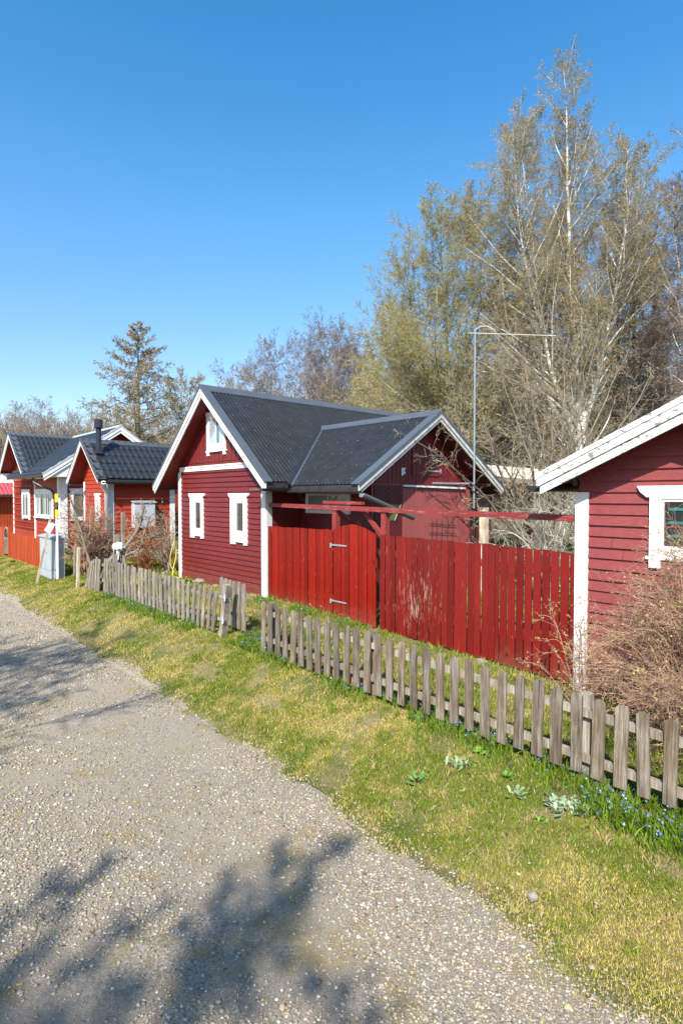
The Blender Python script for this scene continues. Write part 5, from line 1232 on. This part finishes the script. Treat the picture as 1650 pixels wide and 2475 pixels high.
def squill():
    rng = np.random.default_rng(12); X = []; Y = []
    def band(n, x0, x1, y0, y1, th=.42):
        y = rng.uniform(y0, y1, n); x = np.clip(rng.normal((x0+x1)/2, (x1-x0)/3.2, n), x0-.1, x1+.1); k = fbm(x, y, .35, 71) > th; X.append(x[k]); Y.append(y[k])
    band(3600, 4.15, 4.55, .7, 4.2, .45); band(1500, 4.15, 4.5, 4.2, 6.3, .52); band(3800, 4.3, 5.3, 6.45, 7.2, .3); band(3000, 4.05, 4.4, 8.0, 12.2, .42); band(3600, 4.5, 6.3, .9, 6.3, .5); band(2200, 3.95, 4.3, .7, 1.9, .35); band(1200, 6.0, 6.4, 6.6, 9.5, .4)
    x = np.concatenate(X); y = np.concatenate(Y); N = len(x)
    c = np.array([.10,.17,.015]) * (.7 + .8 * rng.random((N, 1))) + np.array([.05,.05,0]) * rng.random((N, 1))
    V, q, t, cc = blades(rng, x, y, .06 + .09 * rng.random(N), .009 + .004 * rng.random(N), c, .65)
    M = 1300; i = rng.integers(0, N, M); fx, fy = x[i] + rng.normal(0, .02, M), y[i] + rng.normal(0, .02, M); fz = hgt(fx, fy) + .07 + .07 * rng.random(M); s = .008 + .006 * rng.random(M)
    fv = []; 
    n1 = nrm(rng.normal(0, 1, (M, 3)) + np.array([-.6, -.5, .8])); a = nrm(np.cross(n1, rng.normal(0, 1, (M, 3)))); b = np.cross(n1, a); c0 = np.stack([fx, fy, fz], -1)
    ring = []
    for k in range(10):
        r = 1.0 if k % 2 == 0 else .38; an = 2 * PI * k / 10; ring.append(c0 + (a * math.cos(an) + b * math.sin(an)) * (s * r)[:, None])
    FV = np.stack([c0 - n1 * s[:, None] * .3] + ring, 1).reshape(-1, 3); j = np.arange(M)[:, None, None] * 11
    FT = (j + np.array([[0, 1 + k, 1 + (k + 1) % 10] for k in range(10)])[None]).reshape(-1, 3)
    pal = np.array([(.13,.22,.62), (.20,.33,.74), (.09,.15,.5), (.45,.55,.85)]); fc = pal[rng.choice(4, M, p=[.4,.3,.15,.15])]
    yel = (fx > 4.6) & (rng.random(M) < .2); fc[yel] = (.75, .6, .02); white = (fy > 8.5) & (rng.random(M) < .4); fc[white] = (.62, .68, .85)
    nb = len(V)
    return mesh_np('flowers', np.concatenate([V, FV]), q, np.concatenate([t, FT + nb]), mats=[GRASSM], colors=np.concatenate([cc, np.repeat(fc, 11, 0)]))
tag(link('flowers', squill()), 'blue squill flowers with strap leaves under the picket fences', 'flowers', kind='stuff')

def litter():
    rng = np.random.default_rng(15); N = 1500; y = .8 + 13 * rng.random(N) ** 1.3; x = np.where(rng.random(N) < .8, rng.uniform(2.7, 6.4, N), rng.uniform(.4, 2.8, N)); z = hgt(x, y) + .012 + .012 * (x > 3.0)
    a = rng.uniform(0, 6.28, N); s = rng.uniform(.007, .017, N); q = rng.uniform(-.5, .5, (N, 4)) * s[:, None]
    V = np.stack([np.stack([x + np.cos(a + k*PI/2)*s*(1 if k % 2 else .55), y + np.sin(a + k*PI/2)*s*(1 if k % 2 else .55), z + q[:, k]], -1) for k in range(4)], 1).reshape(-1, 3)
    pal = np.array([(.30,.19,.10), (.42,.31,.18), (.20,.12,.07), (.55,.47,.34)]); c = pal[rng.integers(0, 4, N)]
    return mesh_np('fallen_leaves', V, np.arange(4*N).reshape(-1, 4), mats=[GRASSM], colors=np.repeat(c, 4, 0))
tag(link('fallen_leaves', litter()), 'dry fallen leaves scattered over the verge and gravel', 'leaves', kind='stuff')

# broad leaved plants on the verge
def rosette(seed, n, rad, lw, col, hh):
    rng = np.random.default_rng(seed); V = []; Q = []; C = []; b = 0
    for i in range(n):
        a = i * 2.4 + rng.normal(0, .3); q = rad * math.sqrt((i + 1) / n); base = rng.normal(0, rad*.35, 2); el = 1.15 - .8 * (i / n); L = lw * rng.uniform(2.0, 3.0)
        d = np.array([math.cos(a)*math.cos(el), math.sin(a)*math.cos(el), math.sin(el)]); sd = np.array([-math.sin(a), math.cos(a), 0])
        c = np.array(col) * rng.uniform(.75, 1.3)
        for k, (t, w) in enumerate(((0, .15), (.3, .8), (.6, 1), (.85, .65), (1, .1))):
            p = np.array([base[0], base[1], hh]) + d * L * t + np.array([0, 0, -.25 * L * t * t])
            for s in (-1, 0, 1): V.append(p + sd * s * w * lw / 2 + np.array([0, 0, .12*lw*abs(s)])); C.append(c * (1.12 if s == 0 else 1))
        for k in range(4):
            for s in range(2): o = b + k*3 + s; Q.append((o, o+1, o+4, o+3))
        b += 15
    return mesh_np('leaves', V, Q, mats=[GRASSM], colors=np.array(C), smooth=True)
for k, (x, y, n, rad, lw, col, lb) in enumerate(((3.9, 2.86, 46, .13, .028, (.27,.36,.20), 'grey green woolly plant on the verge, farther of the two big clumps'), (3.93, 1.98, 70, .14, .030, (.30,.39,.25), 'grey green woolly plant, nearest big clump on the verge'), (4.0, 1.86, 50, .12, .03, (.30,.39,.25), 'grey green woolly plant lapping the right side of the nearest big clump'),
     (4.16, 2.80, 26, .08, .030, (.17,.30,.05), 'bright green leafy weed by the fence foot'), (3.55, 3.0, 22, .09, .035, (.16,.28,.07), 'green broad leaved weed on the verge, closer to the road'), (3.86, 2.28, 16, .07, .03, (.28,.38,.22), 'small grey green plant between the two big woolly clumps'),
     (4.0, 2.46, 12, .05, .028, (.12,.25,.04), 'small dark green weed with broad leaves beside bare soil'), (3.72, 2.02, 12, .06, .02, (.15,.28,.04), 'low green weed just road side of the nearest woolly clump'), (4.2, 20.4, 26, .14, .05, (.15,.26,.04), 'leafy green weed at the foot of the orange slat fence'), (6.2, 12.35, 50, .22, .05, (.2,.3,.05), 'leafy green clump under the left cottage window'))):
    o = thing('leafy_plant', lb, 'plant', (x, y, H(x, y)), 0); link('leaves', rosette(200 + k, n, rad, lw, col, .005), o)

# ------------------------------------------------------------------ light, sky, camera
Lv = Vector((1, .62, -1.07)).normalized()
sun = bpy.data.lights.new('sun', 'SUN'); sun.energy = 4.9; sun.angle = math.radians(.53); sun.color = (1, .945, .86)
so = bpy.data.objects.new('sun', sun); COL.objects.link(so); so.rotation_euler = Lv.to_track_quat('-Z', 'Y').to_euler()
w = bpy.data.worlds.new('World'); scene.world = w; w.use_nodes = True; nt = w.node_tree; nt.nodes.clear()
sky = nt.nodes.new('ShaderNodeTexSky'); sky.sky_type = 'NISHITA'; sky.sun_disc = False
sky.sun_elevation = math.asin(-Lv.z); sky.sun_rotation = math.atan2(-Lv.x, -Lv.y) % (2 * PI); sky.altitude = 50
sky.air_density = 1.1; sky.dust_density = .7; sky.ozone_density = 2.7
bg = nt.nodes.new('ShaderNodeBackground'); bg.inputs[1].default_value = .135
hs = nt.nodes.new('ShaderNodeHueSaturation'); hs.inputs['Saturation'].default_value = 1.3; hs.inputs['Hue'].default_value = .494
tcw = nt.nodes.new('ShaderNodeTexCoord'); sxyz = nt.nodes.new('ShaderNodeSeparateXYZ'); mrw = nt.nodes.new('ShaderNodeMapRange')
mrw.inputs['From Min'].default_value = 0; mrw.inputs['From Max'].default_value = .62; mrw.inputs['To Min'].default_value = 1.12; mrw.inputs['To Max'].default_value = 1.34
for nm_, fm, t0_, t1_ in (('Hue', .40, .512, .494), ('Value', .45, .80, 1.12)):
    m2_ = nt.nodes.new('ShaderNodeMapRange'); m2_.inputs['From Min'].default_value = 0; m2_.inputs['From Max'].default_value = fm; m2_.inputs['To Min'].default_value = t0_; m2_.inputs['To Max'].default_value = t1_
    nt.links.new(sxyz.outputs[2], m2_.inputs['Value']); nt.links.new(m2_.outputs[0], hs.inputs[nm_])
nt.links.new(tcw.outputs['Generated'], sxyz.inputs[0]); nt.links.new(sxyz.outputs[2], mrw.inputs['Value']); nt.links.new(mrw.outputs[0], hs.inputs['Saturation']); hs.inputs['Value'].default_value = 1.0
ow = nt.nodes.new('ShaderNodeOutputWorld')
nt.links.new(sky.outputs[0], hs.inputs['Color']); nt.links.new(hs.outputs[0], bg.inputs[0]); nt.links.new(bg.outputs[0], ow.inputs[0])
cd = bpy.data.cameras.new('camera'); cam = bpy.data.objects.new('camera', cd); COL.objects.link(cam)
cam.location = (0, 0, 2.45); cam.rotation_euler = (math.radians(90 - 1.6), 0, -math.atan2(.667, .745))
cd.sensor_fit = 'VERTICAL'; cd.sensor_height = 36; cd.lens = 1300 / 2352 * 36; cd.clip_end = 3000; cd.clip_start = .05
scene.camera = cam
scene.view_settings.view_transform = 'Standard'; scene.view_settings.look = 'None'; scene.view_settings.gamma = 1; scene.view_settings.exposure = .80
scene.cycles.max_bounces = 6; scene.cycles.transparent_max_bounces = 8
